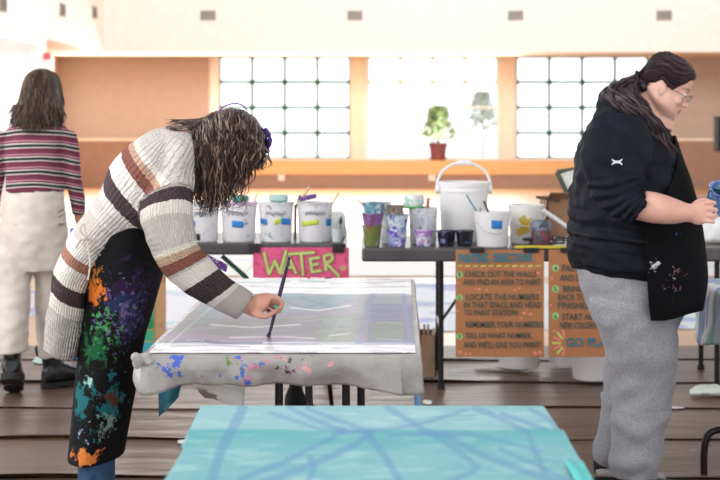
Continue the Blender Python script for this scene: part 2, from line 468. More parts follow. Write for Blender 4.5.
# fire alarm on the end of the left wall
o = thing('fire_alarm', 'small red and white fire alarm at the end of the white left wall', 'fire alarm', P(45.5, 58, DL-.2))
c = P(45.5, 58, DL-.3); c.y = DL-.18
MB().box((c.x-.05, c.y-.03, c.z-.02), (c.x+.05, c.y+.03, c.z+.08)).build('housing', plain('alarm_red', 'c8505a', .4), o, smooth=False, bevel=.01)
MB().box((c.x-.04, c.y-.03, c.z-.09), (c.x+.04, c.y+.03, c.z-.02)).build('strobe', plain('alarm_white', 'e8dede', .3), o, smooth=False, bevel=.01)
for px, lb in ((281.5, 'white wall outlet left of the picture middle, above the pink sign'), (432, 'white wall outlet behind the handle of the big white bucket')):
    c = P(px, 176.5, DW-.33); o = thing('wall_outlet', lb, 'outlet', c)
    MB().box((c.x-.06, c.y-.012, c.z-.08), (c.x+.06, c.y+.015, c.z+.08)).build('cover_plate', plain('outlet_white', 'f4ece2', .4), o, smooth=False, bevel=.004)
    m_ = MB()
    for dz in (-.03, .03): m_.lathe([(.001, 0), (.022, 0), (.022, .004), (.001, .004)], (c.x, c.y-.016, c.z+dz), 12, axis=Matrix.Rotation(PI/2, 3, 'X'))
    m_.build('socket', plain('socket_grey', 'c9beb2', .4), o)
# black loudspeaker at the right edge
c = P(724, 134, 16); o = thing('loudspeaker', 'black loudspeaker cut by the right picture edge, before the tan wall', 'loudspeaker', (c.x, c.y, 0))
MB().box((c.x-.09, c.y-.12, c.z-.2), (c.x+.12, c.y+.12, c.z+.2)).build('cabinet', plain('black_box', '121315', .8), o, smooth=False, bevel=.02)
MB().tube([(c.x+.05, c.y, 0), (c.x+.05, c.y, c.z-.2)], .02).build('pole', plain('black_box', '2b2d30'), o)
# potted plants
def leafmesh(c, rad, h, n, ln, seed, up=.6):
    rr = random.Random(seed); mb = MB()
    for i in range(n):
        a = rr.uniform(0, 2*PI); t = rr.random()**.8; r0 = rad*(1-t*.75)*math.sqrt(rr.random())
        b = V(c[0]+r0*math.cos(a), c[1]+r0*math.sin(a), c[2]+h*t)
        d = V(math.cos(a), math.sin(a), rr.uniform(-.3, up+.6)).normalized(); sd = d.cross(V(0, 0, 1)).normalized(); nn = sd.cross(d)
        L = ln*rr.uniform(.6, 1.2); w_ = L*.26
        mb.add([b, b+d*L*.35+sd*w_-nn*.01, b+d*L*.75+sd*w_*.7-nn*.02, b+d*L-nn*.05, b+d*L*.75-sd*w_*.7-nn*.02, b+d*L*.35-sd*w_-nn*.01, b+d*L*.4+nn*.012],
               [(0, 1, 6), (1, 2, 6), (2, 3, 6), (3, 4, 6), (4, 5, 6), (5, 0, 6)])
    return mb
c = P(438, 157, DW-.15); zl = wz(160); c.z = zl
c.y = DW-.17
o = thing('potted_plant', 'bushy green plant in a reddish brown pot on the window ledge', 'potted plant', c)
MB().lathe([(.001, 0), (.135, 0), (.14, .02), (.17, .27), (.19, .27), (.19, .33), (.165, .33), (.16, .28), (.001, .28)], c, 24).build('pot', plain('plum_pot', '7c4242', .35, var=.15), o)
MB().lathe([(.001, .281), (.158, .281)], c, 24).build('soil', plain('soil', '4a3a30', .9), o)
m_ = MB(); rr = random.Random(5)
for i in range(14):
    a = rr.uniform(0, 6.28); m_.tube([c+V(0, 0, .28), c+V(.08*math.cos(a), .05*math.sin(a), .5), c+V(.17*math.cos(a), .1*math.sin(a), .55+rr.random()*.3)], .008, 5)
m_.build('stem', plain('stem_green', '6d8a4a', .6), o)
leafmesh(c+V(0, 0, .36), .33, .60, 380, .17, 3).build('leaves', plain('leaf_green', 'b4d8a0', .5, var=.25, vscale=3), o, smooth=False)
m_ = MB(); rr = random.Random(9)
for i in range(16): m_.ball(c+V(rr.uniform(-.22, .2), -.22+rr.uniform(-.06, .04), rr.uniform(.36, .62)), (.035, .03, .03), 8)
m_.build('blossom', plain('blossom_white', 'fbf4f2', .6), o)
c = V(P(482, 108, 29.5).x, 29.5, 0)
o = thing('garden_shrub', 'pale green leafy shrub outside the window right of the potted plant', 'shrub', c)
MB().tube([c, c+V(.03, 0, 1.0), c+V(0, 0, 1.7)], [.03, .025, .012], 8).build('trunk', plain('shrub_bark', '9aa58c', .8), o)
leafmesh(c+V(0, 0, 1.05), .34, .75, 380, .17, 11).build('foliage', plain('pale_leaf', 'e6f8d8', .6, var=.15), o, smooth=False)
MB().box((-40, DW+.3, -.3), (40, 31, -.02)).build('outdoor_ground', plain('pale_paving', 'f0f0ea', .9)) ; struct(bpy.data.objects['outdoor_ground'])

# ================================================================ floor coverings
q = N('kraft_paper'); f1 = q.noise(1.2, 5, .6, sc3=(.35, 3, 1)); f2 = q.noise(18, 4, .6)
c1 = q.ramp(f1, [(.32, '604b40'), (.68, '7b6355')])
f3 = q.math('MULTIPLY', q.math('SUBTRACT', q.noise(7, 6, .7, sc3=(1, 2.5, 1)), .66), 25, clamp=True)
q.col(q.mix(f3, c1, 'a9988e')); q.set(.42, spec=.5); q.bump(q.noise(2.2, 4, sc3=(1, 5, 1)), .35, .03); m_kraft = q.m
edges_y = [5.0, 5.56, 6.20, 6.86, 7.52, 8.20, 8.70]
place = ['nearest the camera', 'second from the camera', 'third from the camera, under the painter table far legs', 'fourth from the camera, before the bucket tables',
         'fifth from the camera, under the bucket tables', 'farthest, just behind the bucket tables', '']
lows = [1.2]+[e for e in edges_y[1:]]
for i in range(6):
    y0 = lows[i]; y1 = lows[i+1]+.03
    def fn(u, v, y0=y0, y1=y1, i=i):
        x = -5+u*10.5; wv = .02*math.sin(x*1.9+i*2)+.012*math.sin(x*5.1+i)
        lift = (max(0, 1-v*14)**1.5)*((.003+.012*max(0, noise.noise((x*1.1, i*3.1, 0)))*2.2))
        crk = .004*abs(noise.noise((x*1.4, (y0+v)*4, i)))
        return V(x, y0+(y1-y0)*v+wv*(1-v)+(.02*math.sin(x*1.9+i*2+2))*v*0, .0035+.0025*(5-i)*0+lift+crk+.004*(1-v))
    o = MB().grid(fn, 260, 24).build('floor_paper', m_kraft, solid=.0015)
    tag(o, 'brown kraft paper strip, '+place[i], 'floor paper', 'brown paper strips covering the floor')
# painted sheets drying on the wood floor beyond the tables
def floorart(x0, x1, y0, y1, base, cols, seed, label):
    def pt(co):
        im = Img(co[..., 0], co[..., 1], base); r = random.Random(seed)
        for i in range(12):
            x = r.uniform(x0, x1); y = r.uniform(y0, y1); a = r.uniform(-.5, .5)
            L = r.uniform(.3, .9); im.line([(x, y), (x+L*math.cos(a), y+L*math.sin(a)*2)], r.uniform(.06, .22), r.choice(cols), .8, .03)
        return im.c
    o = sheet('painted_sheet', lambda u, v: V(x0+(x1-x0)*u, y0+(y1-y0)*v, .004+.003*math.sin(u*9+seed)), 60, 50, pt, vcol_mat('poster_paint', .5))
    tag(o, label, 'painting', 'painted sheets laid out on the wood floor')
LP = ['c9c4f0', 'a9d8e4', 'e8e4fa', 'b0a8e8', '9fd0d8']
floorart(-3.9, -2.3, 9.2, 11.4, 'f1eef6', LP, 1, 'white and lilac painted sheet on the floor at the left picture edge')
floorart(-2.1, -.75, 9.3, 11.6, 'f2f2f8', LP, 2, 'white, teal and lilac painted sheet on the floor seen under the sweater sleeve')
floorart(-.55, 1.0, 9.3, 11.9, 'e8ecf6', ['8a80d0', '78a4d0', '70b8c4', '9c96dc'], 3, 'lilac and blue painted sheet on the floor behind the bucket table leg')
floorart(1.2, 2.9, 9.4, 11.9, 'eef4f4', ['8ccbd2', 'bfe0e0', '9fb8e8'], 4, 'pale teal painted sheet on the floor beyond the grey trousers')
floorart(-3.6, -1.0, 12.4, 15.5, 'faf6f2', ['e8e0f4', 'd8ecf0', 'f6e0c8'], 5, 'large pale painted sheet on the floor farther back on the left')
floorart(-.6, 3.4, 12.4, 15.8, 'fbf8f4', ['e8e4f4', 'def0f0', 'f6e6d4'], 6, 'large pale painted sheet on the floor farther back on the right')
# loose scraps
def scrap(px, py, w_, h_, c, label, seed):
    D = FPX*CZ/(py-HY); x = (px-CX)*D/FPX; r = random.Random(seed); pts = []
    for k in range(7):
        a = 2*PI*k/7; pts.append(V(x+w_*math.cos(a)*r.uniform(.7, 1.2), D+h_*math.sin(a)*r.uniform(.7, 1.2), .012))
    tag(MB().poly(pts, (0, 0, .004)).build('paper_scrap', plain('scrap_'+c, c, .6), smooth=False), label, 'scrap', 'bits of litter on the floor paper')
scrap(193, 376, .05, .09, '2a2426', 'small dark scrap on the floor paper under the left end of the painting table', 1)
scrap(672, 410.5, .05, .02, 'e8e2e4', 'small white scrap on the floor paper right of the grey trousers', 2)
scrap(546, 379, .03, .03, 'd8d2ce', 'tiny pale scrap on the floor paper under the brown posters', 3)
scrap(186, 445, .035, .04, 'e6e0da', 'white scrap on the floor paper left of the teal table corner', 4)
scrap(100, 371, .06, .05, 'c9a0a4', 'pinkish scrap on the floor left of the black painted apron', 5)
scrap(47, 362, .09, .12, 'bfe0d8', 'pale green scrap on the floor between the boots', 6)
scrap(427, 405, .03, .05, 'e8e4e2', 'crumpled white scrap beside the blue rod of the painting table', 7)
scrap(505, 372, .16, .05, 'a89e98', 'long pale smear of torn paper under the brown posters', 8)
# ================================================================ tables
m_dark = plain('dark_metal', '2a2628', .35, .6)
m_plastic = plain('grey_tabletop', '55524f', .55)
TZ = .74
def folding_table(x0, x1, y0, y1, label, legs, top=m_plastic, rim_h=.045, legmat=m_dark, ztop=TZ):
    o = thing('folding_table', label, 'table', ((x0+x1)/2, (y0+y1)/2, 0), None)
    MB().box((x0, y0, ztop-rim_h), (x1, y1, ztop)).build('tabletop', top, o, smooth=False, bevel=.012)
    ym = (y0+y1)/2
    for a in legs:                                            # a = ((xa,ya),(xb,yb)) two feet of one U frame
        (xa, ya), (xb, yb) = a
        for (x, y) in a:
            MB().tube([(x, y, .015), (x, y, ztop-rim_h-.0)], .014, 10).build('leg', legmat, o)
            MB().lathe([(.001, 0), (.02, 0), (.02, .03), (.001, .03)], (x, y, 0), 10).build('foot_cap', plain('rubber_black', '1c1b1c', .8), o)
        MB().tube([(xa, ya, .3), (xb, yb, .3)], .010, 8).build('crossbar', legmat, o)
        MB().tube([((xa+xb)/2, (ya+yb)/2, .3), ((x0+x1)/2*.35+(xa+xb)/2*.65, (y0+y1)/2*.35+(ya+yb)/2*.65, ztop-rim_h)], .008, 8).build('brace', legmat, o)
    return o
# painter's table
D1, D2 = 4.05, 5.87
def tx(px, D): return (px-CX)*D/FPX
def painter_top(u, v):                                        # u across, v into the depth
    D = D1+(D2-D1)*v; a = tx(145, D1)*(1-v)+tx(223, D2)*v; b = tx(419, D1)*(1-v)+tx(413, D2)*v
    return V(a+(b-a)*u, D, TZ)
folding_table(-.555, .145, 4.13, 5.80, 'folding table under the paint-spattered plastic cover where the painter works',
              [((tx(279, 4.75), 4.75), (tx(346, 4.72), 4.72)), ((tx(361, 4.95), 4.95), (-.2, 5.55))], ztop=TZ-.006)
# plastic cover: top skin with hanging skirt
import itertools
per = []
NS = 70
for i in range(NS): per.append(painter_top(i/NS, 0))
for i in range(NS): per.append(painter_top(1, i/NS))
for i in range(NS): per.append(painter_top(1-i/NS, 1))
for i in range(NS): per.append(painter_top(0, 1-i/NS))
cen = V(-.2, 4.95, TZ)
NP_ = len(per); rows = 12
def skirt(i, j):
    p = per[i % NP_]; t = j/rows
    s_ = i/NS; d = Vector((0, -1, 0)) if s_ < 1 else Vector((1, 0, 0)) if s_ < 2 else Vector((0, 1, 0)) if s_ < 3 else Vector((-1, 0, 0))
    cornr = min(abs(s_-round(s_)), 1); near = math.exp(-(cornr*9)**2)
    drop = .082+.012*noise.noise((i*.13, 0, 0))+ .022*near + (.012*math.exp(-((s_-.9)*8)**2))
    wv = noise.noise((i*.11, t*1.5, 2))*.022+noise.noise((i*.4, t*2, 5))*.008
    out = .004+.03*math.sin(min(t*2.2, 1)*PI/2)*.6+wv*t+near*.012*t
    if 3.95 < s_ or s_ < .03: out += .012*math.sin(t*PI)
    if .93 < s_ < 2: out *= .45
    dd = d.copy()
    if near > .2: dd = (d+(p-cen).normalized()).normalized(); dd.z = 0
    return p+dd*out+V(0, 0, .002-drop*max(0, t-.08)/.92)
mb = MB()
vs = [skirt(i, j) for j in range(rows+1) for i in range(NP_)]
fs = [(j*NP_+i, j*NP_+(i+1) % NP_, (j+1)*NP_+(i+1) % NP_, (j+1)*NP_+i) for j in range(rows) for i in range(NP_)]
fs.append(tuple(range(NP_)))
mb.add(vs, fs)
q = N('paint_spattered_plastic'); g = q.n('ShaderNodeNewGeometry').outputs['Position']
cur = q.ramp(q.noise(4, 5, .6, vec=g), [(.3, '8f8b87'), (.55, 'b3afab'), (.75, 'cfccc9')])
for i, (c, ctr, rad, sc, th) in enumerate([('3f6fd0', P(243, 366, 4.0), .06, 12, .42), ('4a6ad0', P(165, 366, 4.0), .05, 10, .36), ('e08aa8', P(255, 367, 4.0), .09, 14, .46),
        ('3a2a38', P(290, 369, 4.0), .09, 22, .5), ('7c3a6c', P(287, 370, 4.0), .05, 20, .47), ('6a8a3a', P(215, 375, 4.0), .12, 9, .5), ('5a7ab8', P(370, 362, 4.0), .035, 12, .42),
        ('4d7a55', P(352, 362, 4.0), .03, 15, .44), ('e8a0a0', P(305, 359, 4.0), .06, 14, .46), ('5b5650', None, 0, 22, .70), ('8a4a80', None, 0, 16, .73)]):
    mp = q.n('ShaderNodeMapping'); mp.inputs['Location'].default_value = (i*3.7, i*1.3, i*2.1); q.l(g, mp.inputs[0])
    nz = q.noise(sc*1.8, 4, .6, vec=mp.outputs[0])
    if ctr is not None:
        vm = q.n('ShaderNodeVectorMath', operation='DISTANCE'); q.l(g, vm.inputs[0]); vm.inputs[1].default_value = ctr
        nz = q.math('SUBTRACT', q.math('ADD', nz, -.01), q.math('MULTIPLY', q.math('DIVIDE', vm.outputs['Value'], rad), .17))
    cur = q.mix(q.math('MULTIPLY', q.math('SUBTRACT', nz, th), 40, clamp=True), cur, c)
q.col(cur); q.set(.28, alpha=.93); q.bump(q.noise(9, 4, .6, vec=g), .5, .02)
cov = mb.build('plastic_table_cover', q.m, solid=.001)
tag(cov, 'cloudy plastic cover with paint spots hanging over the edges of the painting table', 'table cover')
mb = MB(); rr = random.Random(4); c0 = P(141, 361, 4.02)      # bunched corner
for k in range(7):
    a = rr.uniform(0, 6.28); p = c0+V(rr.uniform(-.015, .03), rr.uniform(-.03, .02), rr.uniform(-.012, .012))
    mb.ball(p, (rr.uniform(.012, .024), .016, rr.uniform(.008, .016)), 10, Matrix.Rotation(a, 3, 'Y'))
cr_o = fuse('bunched_corner', [(mb.v, mb.f, mb.uv)], .005, q.m, cov, smooth_it=3, keep_uv=False, wrinkle=lambda p, u: .004*noise.noise(Vector(p)*60))
# the painting itself
def paint_picture(co):
    X, Y = pxy(co); im = Img(X, Y, 'eeeaf0')
    im.noise(60, 2.5, .12, 'c9c0d8', .5, seed=1)
    im.rect(160, 295, 412, 341, 'babcc4', 1, 2)
    im.noise(50, 5, -.05, '9fa6a0', .9, .2, seed=2, mask=np.clip((Y-308)/6, 0, 1)*np.clip((341-Y)/3, 0, 1))
    im.noise(40, 3, .05, 'b49ac6', .85, .1, seed=3, mask=np.clip((Y-296)/3, 0, 1)*np.clip((343-Y)/3, 0, 1))
    # teal sweeps
    for pts, w_, c, a in [([(205, 312), (250, 302), (290, 296), (318, 303), (350, 297)], 9, '8fbcc8', .9), ([(200, 322), (245, 311), (300, 309), (340, 304)], 6, '9cc4cc', .9),
                          ([(225, 305), (262, 297)], 3, '78a4c4', .9), ([(285, 301), (305, 309), (322, 303), (345, 311)], 1.6, '5f8fb0', .9), ([(300, 298), (330, 308), (352, 300)], 1.4, '5f8fb0', .9)]:
        im.line(pts, w_, c, a, 2)
    im.line([(220, 317), (300, 318), (345, 313)], 3, 'c8b8d4', .8, 1)
    im.noise(30, 2, .1, '9ea49a', .8, .1, seed=4, mask=np.clip((Y-316)/4, 0, 1)*np.clip((340-Y)/4, 0, 1)*np.clip((X-190)/20, 0, 1))
    for y, c, w_ in ((336, 'c49cc4', 3), (338.5, 'b0a0cc', 2), (342, '58639c', 1.6)):
        im.line([(165, y+1), (200, y), (215, y+2), (245, y+3), (300, y+2.5), (330, y+3.2), (420, y+2.5)], w_, c, .9, .8)
    im.line([(205, 341), (222, 343.5), (262, 343.5)], 2.2, '4f5c94', .9)
    im.line([(150, 343.5), (185, 340.5)], 1.5, '6a6aa0', .8)
    # lavender grid with green and blue fields on the right
    im.rect(368, 304, 413, 343, '7c86c4', .95, 1); im.rect(368, 296, 408, 304, 'aec6c8', .9)
    im.rect(318, 316, 362, 343, '9fae9a', .85, 2)
    for x0, x1, y0, y1, c in ((374, 404, 312, 318, '8e8ccc'), (371, 404, 322, 341, '98a890'), (322, 352, 319, 326, 'b6c8c0'), (320, 350, 329, 341, 'a8b8a6')): im.rect(x0, y0, x1, y1, c, .9, 1)
    for pts, w_ in (([(374, 295), (369, 303), (358, 343)], 6), ([(404, 293), (405, 310), (411, 345)], 5), ([(362, 320), (410, 320)], 2.5), ([(366, 308), (408, 307)], 3), ([(358, 342), (415, 342)], 3)):
        im.line(pts, w_, '8f9ad0', .95, 1)
    for pts in ([(376, 324), (386, 322.5), (402, 324)], [(376, 339), (400, 340)], [(330, 330), (345, 329), (352, 333)], [(300, 322), (330, 319), (352, 321)], [(310, 334), (330, 331)]): im.line(pts, 1, 'd2dcc8', .9)
    im.line([(340, 322), (325, 343)], 4, 'b8d8cc', .8, 1)
    # white border with a few lines
    im.rect(230, 281, 415, 294, 'fbf9f8', .95, 1.5); im.rect(100, 345, 440, 360, 'fbf8fa', .95, 1.5)
    im.line([(225, 295), (300, 294), (330, 296), (400, 294.5)], 1.2, '7d7f86', .7); im.line([(250, 287), (320, 288.5), (405, 287)], .8, 'a4a4a8', .7)
    im.line([(230, 283), (290, 281.8)], 1.6, '8fb8b0', .6); im.line([(330, 284), (405, 282)], 1.4, 'b4b8a8', .7); im.line([(300, 281.5), (325, 282)], 1.5, '6fb8a8', .8)
    im.line([(170, 347), (210, 345.5), (250, 347.5)], 1.1, '9a94bc', .8); im.line([(190, 351), (240, 350), (300, 352)], .8, 'c8c0d8', .8)
    im.line([(330, 349), (370, 348), (415, 349)], 1, 'b8a8c8', .6)
    im.line([(160, 352), (188, 328), (226, 295)], 2, 'efeef4', .7)
    m_in = (np.clip((Y-294)/3, 0, 1)*np.clip((344-Y)/2, 0, 1))[..., None]
    im.c = im.c*(1-.42*m_in)
    for pts in ([(225, 300), (255, 306), (290, 303)], [(240, 318), (262, 324), (300, 321), (330, 326)], [(200, 330), (240, 333), (280, 329), (318, 334)], [(305, 300), (330, 305), (360, 301)], [(262, 312), (300, 314)], [(322, 327), (352, 327)], [(372, 330), (400, 334)], [(378, 315), (400, 314)]):
        im.line(pts, 1.1, '6f7f92', .7)
    for pts in ([(210, 325), (250, 328), (300, 325)], [(290, 308), (318, 311), (350, 306)], [(230, 338), (280, 337), (315, 339)], [(330, 336), (350, 334)]): im.line(pts, 1.4, 'e9e4ea', .8)
    im.noise(26, 1.6, .25, '8a8c94', .35, seed=8)
    return im.c
def ptop(u, v): p = painter_top(.012+.976*u, .008+.984*v); return V(p.x, p.y, TZ+.0065+.0012*noise.noise((u*9, v*9, 0)))
pic = sheet('painted_banner', ptop, 300, 190, paint_picture, vcol_mat('wet_paint', .35, bump=.25, bscale=40), solid=.003)
tag(pic, 'large pale painting in lilac, grey green and blue lying on the plastic-covered table', 'painting')
# blue rod at the right near leg, papers hanging underneath
tag(MB().tube([P(417.5, 378, 4.15), P(417.5, 378, 4.15)*1.0+V(0, 0, -.66)], .009, 8).build('rod', plain('blue_rod', '6c9fd0', .4)), 'light blue rod under the right corner of the painting table', 'rod')
def hang(name, pts, D, mat, label, cat, sw=.02, solid=.001, seed=0):
    A = [P(x, y, D) for x, y in pts]                          # quad: top-left, top-right, bottom-right, bottom-left
    def fn(u, v):
        p = (A[0]*(1-u)+A[1]*u)*(1-v)+(A[3]*(1-u)+A[2]*u)*v
        return p+V(0, sw*math.sin(u*5+seed)*v+.01*noise.noise((u*4, v*4, seed)), 0)
    return tag(MB().grid(fn, 24, 24).build(name, mat, solid=solid), label, cat)
hang('paper_sheet', [(184, 378), (246, 378), (244, 409), (205, 398)], 4.3, splatter('spotted_white_paper', 'd9d7d4', [('8a857c', P(208, 394, 4.3), .045, 4, .35), ('4a4a58', None, 0, 30, .68)], base_var=.04),
     'white spotted paper hanging below the left part of the painting table', 'paper')
hang('cloth', [(158, 376), (183, 376), (178, 398), (158, 418)], 4.45, plain('teal_dark_cloth', '2e6d7c', .7, var=.15), 'dark teal cloth hanging below the left corner of the painting table', 'cloth', seed=2)
# black boot-like bag under the table
c = P(296, 402, 4.9)
def rb(r): return fuse
bagrings = [S(285, 412, 306, 412, .06, 4.9, 3), S(284, 404, 307, 404, .07, 4.9, 3), S(286, 396, 306, 397, .055, 4.9), S(289, 388, 303, 388, .04, 4.9), S(290, 380, 302, 380, .035, 4.9), S(291, 374, 301, 374, .03, 4.9)]
bz = P(296, 412, 4.9).z; zfl = HY+FPX*CZ/4.9
bagrings = [S(286, zfl-1, 308, zfl-1, .10, 4.9, 3), S(283, 480, 310, 480, .11, 4.9, 3), S(284, 440, 308, 440, .10, 4.9)]+bagrings
o = fuse('backpack', [loft(bagrings, 24, 4)], .009, plain('black_cloth', '161618', .8), None, wrinkle=lambda p, u: .006*noise.noise(Vector(p)*18), keep_uv=False)
tag(o, 'slim black cloth bag standing on the floor under the painting table', 'bag')

# teal table in front
TD1, TD2 = 1.7, 3.34
folding_table(tx(207, 3.3)+.0, tx(536, 3.3), 1.75, 3.30, 'folding table in the foreground under the teal painted sheets',
              [((-.27, 3.0), (.30, 3.0)), ((-.27, 2.0), (.30, 2.0))], ztop=TZ-.005)
STROKES = [([(243, 408), (241, 413), (222, 449), (210, 486)], 9), ([(289, 408), (315, 420), (345, 433)], 4), ([(307, 409), (345, 423), (371, 433)], 4), ([(386, 407), (429, 433), (455, 450), (478, 468), (470, 474), (440, 486)], 5),
           ([(343, 430), (330, 440), (307, 451), (280, 465), (240, 480)], 5), ([(371, 433), (355, 446), (325, 460), (290, 474), (250, 488)], 6), ([(366, 434), (380, 450), (400, 482)], 7),
           ([(420, 432), (445, 436), (480, 455), (530, 474), (575, 490)], 6), ([(475, 408), (505, 421), (527, 433), (545, 475)], 5), ([(502, 414), (545, 430)], 4), ([(310, 459), (314, 468), (306, 490)], 6),
           ([(466, 410), (430, 422), (395, 429), (340, 434)], 3), ([(270, 413), (320, 430), (360, 432)], 3), ([(530, 410), (548, 418), (556, 428)], 4), ([(500, 450), (545, 470), (580, 490)], 4), ([(390, 436), (470, 434), (540, 452)], 3)]
def teal(base, dark):
    def pt(co):
        X, Y = pxy(co); im = Img(X, Y, base)
        im.noise(60, 10, 0, dark, .5, .3, seed=3); im.noise(40, 4, .2, 'bfe0e0', .3, .3, seed=5)
        if dark == '5fb0b8': im.blend(np.clip((452-Y)/20, 0, 1)*.55, '41a9ab'); 
        for pts, w_ in STROKES: im.line(pts, w_*1.1, '5f8fba', .58, 3)
        return im.c
    return pt
mt = vcol_mat('teal_cloth_paint', .6, bump=.35, bscale=25)
def t_back(u, v):
    D = 2.93+(TD2-2.93)*v; return V(tx(203, 3.34)*(1-v)+tx(201, 3.34)*v+(.80*u), D, TZ+.003+.0015*noise.noise((u*8, v*5, 0)))
def t_front(u, v):
    D = TD1+(3.015-TD1)*v; x0, x1 = tx(187, 3.0), tx(563, 3.0)
    e = .010*math.exp(-((1-v)*14)**2)
    p = V(x0+(x1-x0)*u+.006*math.sin(v*9), D, TZ+.008+e+.003*noise.noise((u*7, v*6, 3)))
    return p
o = sheet('painted_sheet', t_back, 260, 60, teal('90c2c8', '7cb6be'), mt, solid=.002); tag(o, 'pale teal sheet with blue strokes on the far end of the foreground table', 'painting', 'teal sheets on the foreground table')
o = sheet('painted_sheet', t_front, 300, 200, teal('7fb9be', '5fb0b8'), mt, solid=.004); tag(o, 'deeper teal sheet with blue strokes overlapping the pale one, nearest the camera', 'painting', 'teal sheets on the foreground table')
o = MB().grid(lambda u, v: V(tx(566, 2.9)+.035*u-.025, 1.72+(2.75-1.72)*v, TZ+.018+.004*math.sin(u*6+v*7)), 12, 30).build('cloth_strip', plain('bright_teal', '55c4c0', .6, var=.1), solid=.003)
tag(o, 'bright teal cloth edge at the right rim of the foreground table', 'cloth')

# bucket tables
YA, YB = 7.5, 7.25
m_cover = plain('grey_plastic_sheeting', '4c4649', .35, var=.18, vscale=3)
xa0, xa1 = tx(100, YA), tx(346, YA)
xb0, xb1 = tx(362, YB), tx(815, YB)
folding_table(xa0, xa1, YA, YA+.72, 'grey folding table holding the taped paint buckets above the pink sign', [((xa0+.15, YA+.1), (xa0+.15, YA+.62)), ((xa1-.1, YA+.1), (xa1-.1, YA+.62))], top=m_cover, rim_h=.06)
m_green = plain('dark_green_metal', '1f4a3a', .4)
folding_table(xb0, xb1, YB, YB+.74, 'long dark folding table holding the big white bucket, with brown posters hung on it', [((tx(441, YB+.1), YB+.1), (tx(444, YB+.1), YB+.66)), ((tx(717, YB+.1), YB+.1), (tx(701, YB+.66), YB+.66))], top=m_cover, rim_h=.07)
tag(MB().tube([P(222, 256, YA+.1), P(248, 279, YA+.1)], .012, 8).build('rod', m_green), 'dark green diagonal rod under the left bucket table beside the pink sign', 'rod')

# signs ---------------------------------------------------------------
def clip(parent_label, px, py, D, w_=12, h_=9):
    a = P(px-w_/2, py+h_/2, D); b = P(px+w_/2, py-h_/2, D)
    o = thing('binder_clip', parent_label, 'clip', V((a.x+b.x)/2, D, a.z), 'black clips holding the signs')
    MB().box((a.x, D-.012, a.z), (b.x, D-.004, b.z)).build('clip_body', plain('clip_black', '232124', .4), o, smooth=False, bevel=.002)
    MB().tube([V((a.x+b.x)/2-.012, D-.012, b.z-.005), V((a.x+b.x)/2-.008, D-.016, a.z+.008), V((a.x+b.x)/2+.008, D-.016, a.z+.008), V((a.x+b.x)/2+.012, D-.012, b.z-.005)], .002, 6).build('wire_handle', m_dark, o)
def board(name, x0, y0, x1, y1, D, base, label, painter=None, solid=.004, bottom_skew=0):
    def fn(u, v):
        p = P(x0+(x1-x0)*u+bottom_skew*(1-v), y1+(y0-y1)*v, D); return p+V(0, .004*math.sin(u*3), 0)
    def pt(co):
        X, Y = pxy(co); im = Img(X, Y, base); 
        if painter: painter(im)
        return im.c
    return fn, pt
def strokes_mesh(glyphs, D, w_, name, mat, parent, n=3):
    mb = MB()
    cnt_ = 0
    for pts in glyphs:
        Q = [P(x, y, D) for x, y in pts]
        if len(Q) > 2: Q, _ = smooth_path(Q, [1]*len(Q), n)
        for a, b in zip(Q[:-1], Q[1:]):
            d = (b-a); 
            if d.length < 1e-6: continue
            d.normalize(); nn = V(d.z, 0, -d.x)*w_/2; d = d*w_*.3; cnt_ += 1; of = V(0, -.00006*cnt_, 0); a = a+of; b = b+of
            mb.add([a-nn-d, a+nn-d, b+nn+d, b-nn+d], [(0, 1, 2, 3)])
    return mb.build(name, mat, parent, smooth=False)
DS = YA-.012
fn, pt = board('water', 253, 247.5, 349, 278, DS, 'ea5f8f', '', lambda im: (im.noise(6, 5, .12, 'd8436f', .6, seed=2), im.line([(253, 248), (253.5, 278)], 2, 'c83c64', .7), im.blob(343, 268, 4, 3, 'c8b878', .8),
     [im.line([(x, y), (x+3, y+4)], .8, 'b02a58', .8) for x, y in ((258, 252), (262, 268), (282, 251), (300, 272), (333, 252), (256, 262), (318, 274), (345, 258), (275, 272), (290, 270))]))
sg = sheet('sign', fn, 140, 50, pt, vcol_mat('sign_paint', .6), solid=.003)
tag(sg, 'pink sign reading WATER in green letters clipped to the left bucket table', 'sign')
WG = [[(264, 253), (269, 274)], [(269, 274), (275, 261)], [(275, 261), (280, 273)], [(280, 273), (286, 251)],
      [(283, 274), (289, 258)], [(289, 258), (296, 273)], [(285, 268), (294, 267)],
      [(289, 254), (314, 252.5)], [(301, 254), (303, 275)],
      [(310, 259), (312, 272)], [(310, 259), (319, 257.5)], [(311, 265), (318, 264)], [(312, 272), (321, 270.5)],
      [(324, 256), (326, 270)], [(324, 256), (331, 254.5), (332, 260), (325, 263)], [(326, 263), (339, 276)]]
strokes_mesh(WG, DS-.0035, .021, 'letter_outline', plain('sign_green_dark', '7a8a44', .6), sg)
strokes_mesh(WG, DS-.0048, .014, 'lettering', plain('sign_green', 'c9cf82', .6), sg)
clip('black clip at the left top corner of the pink sign', 254.5, 248, DS); clip('black clip at the right top corner of the pink sign', 338.5, 248, DS)
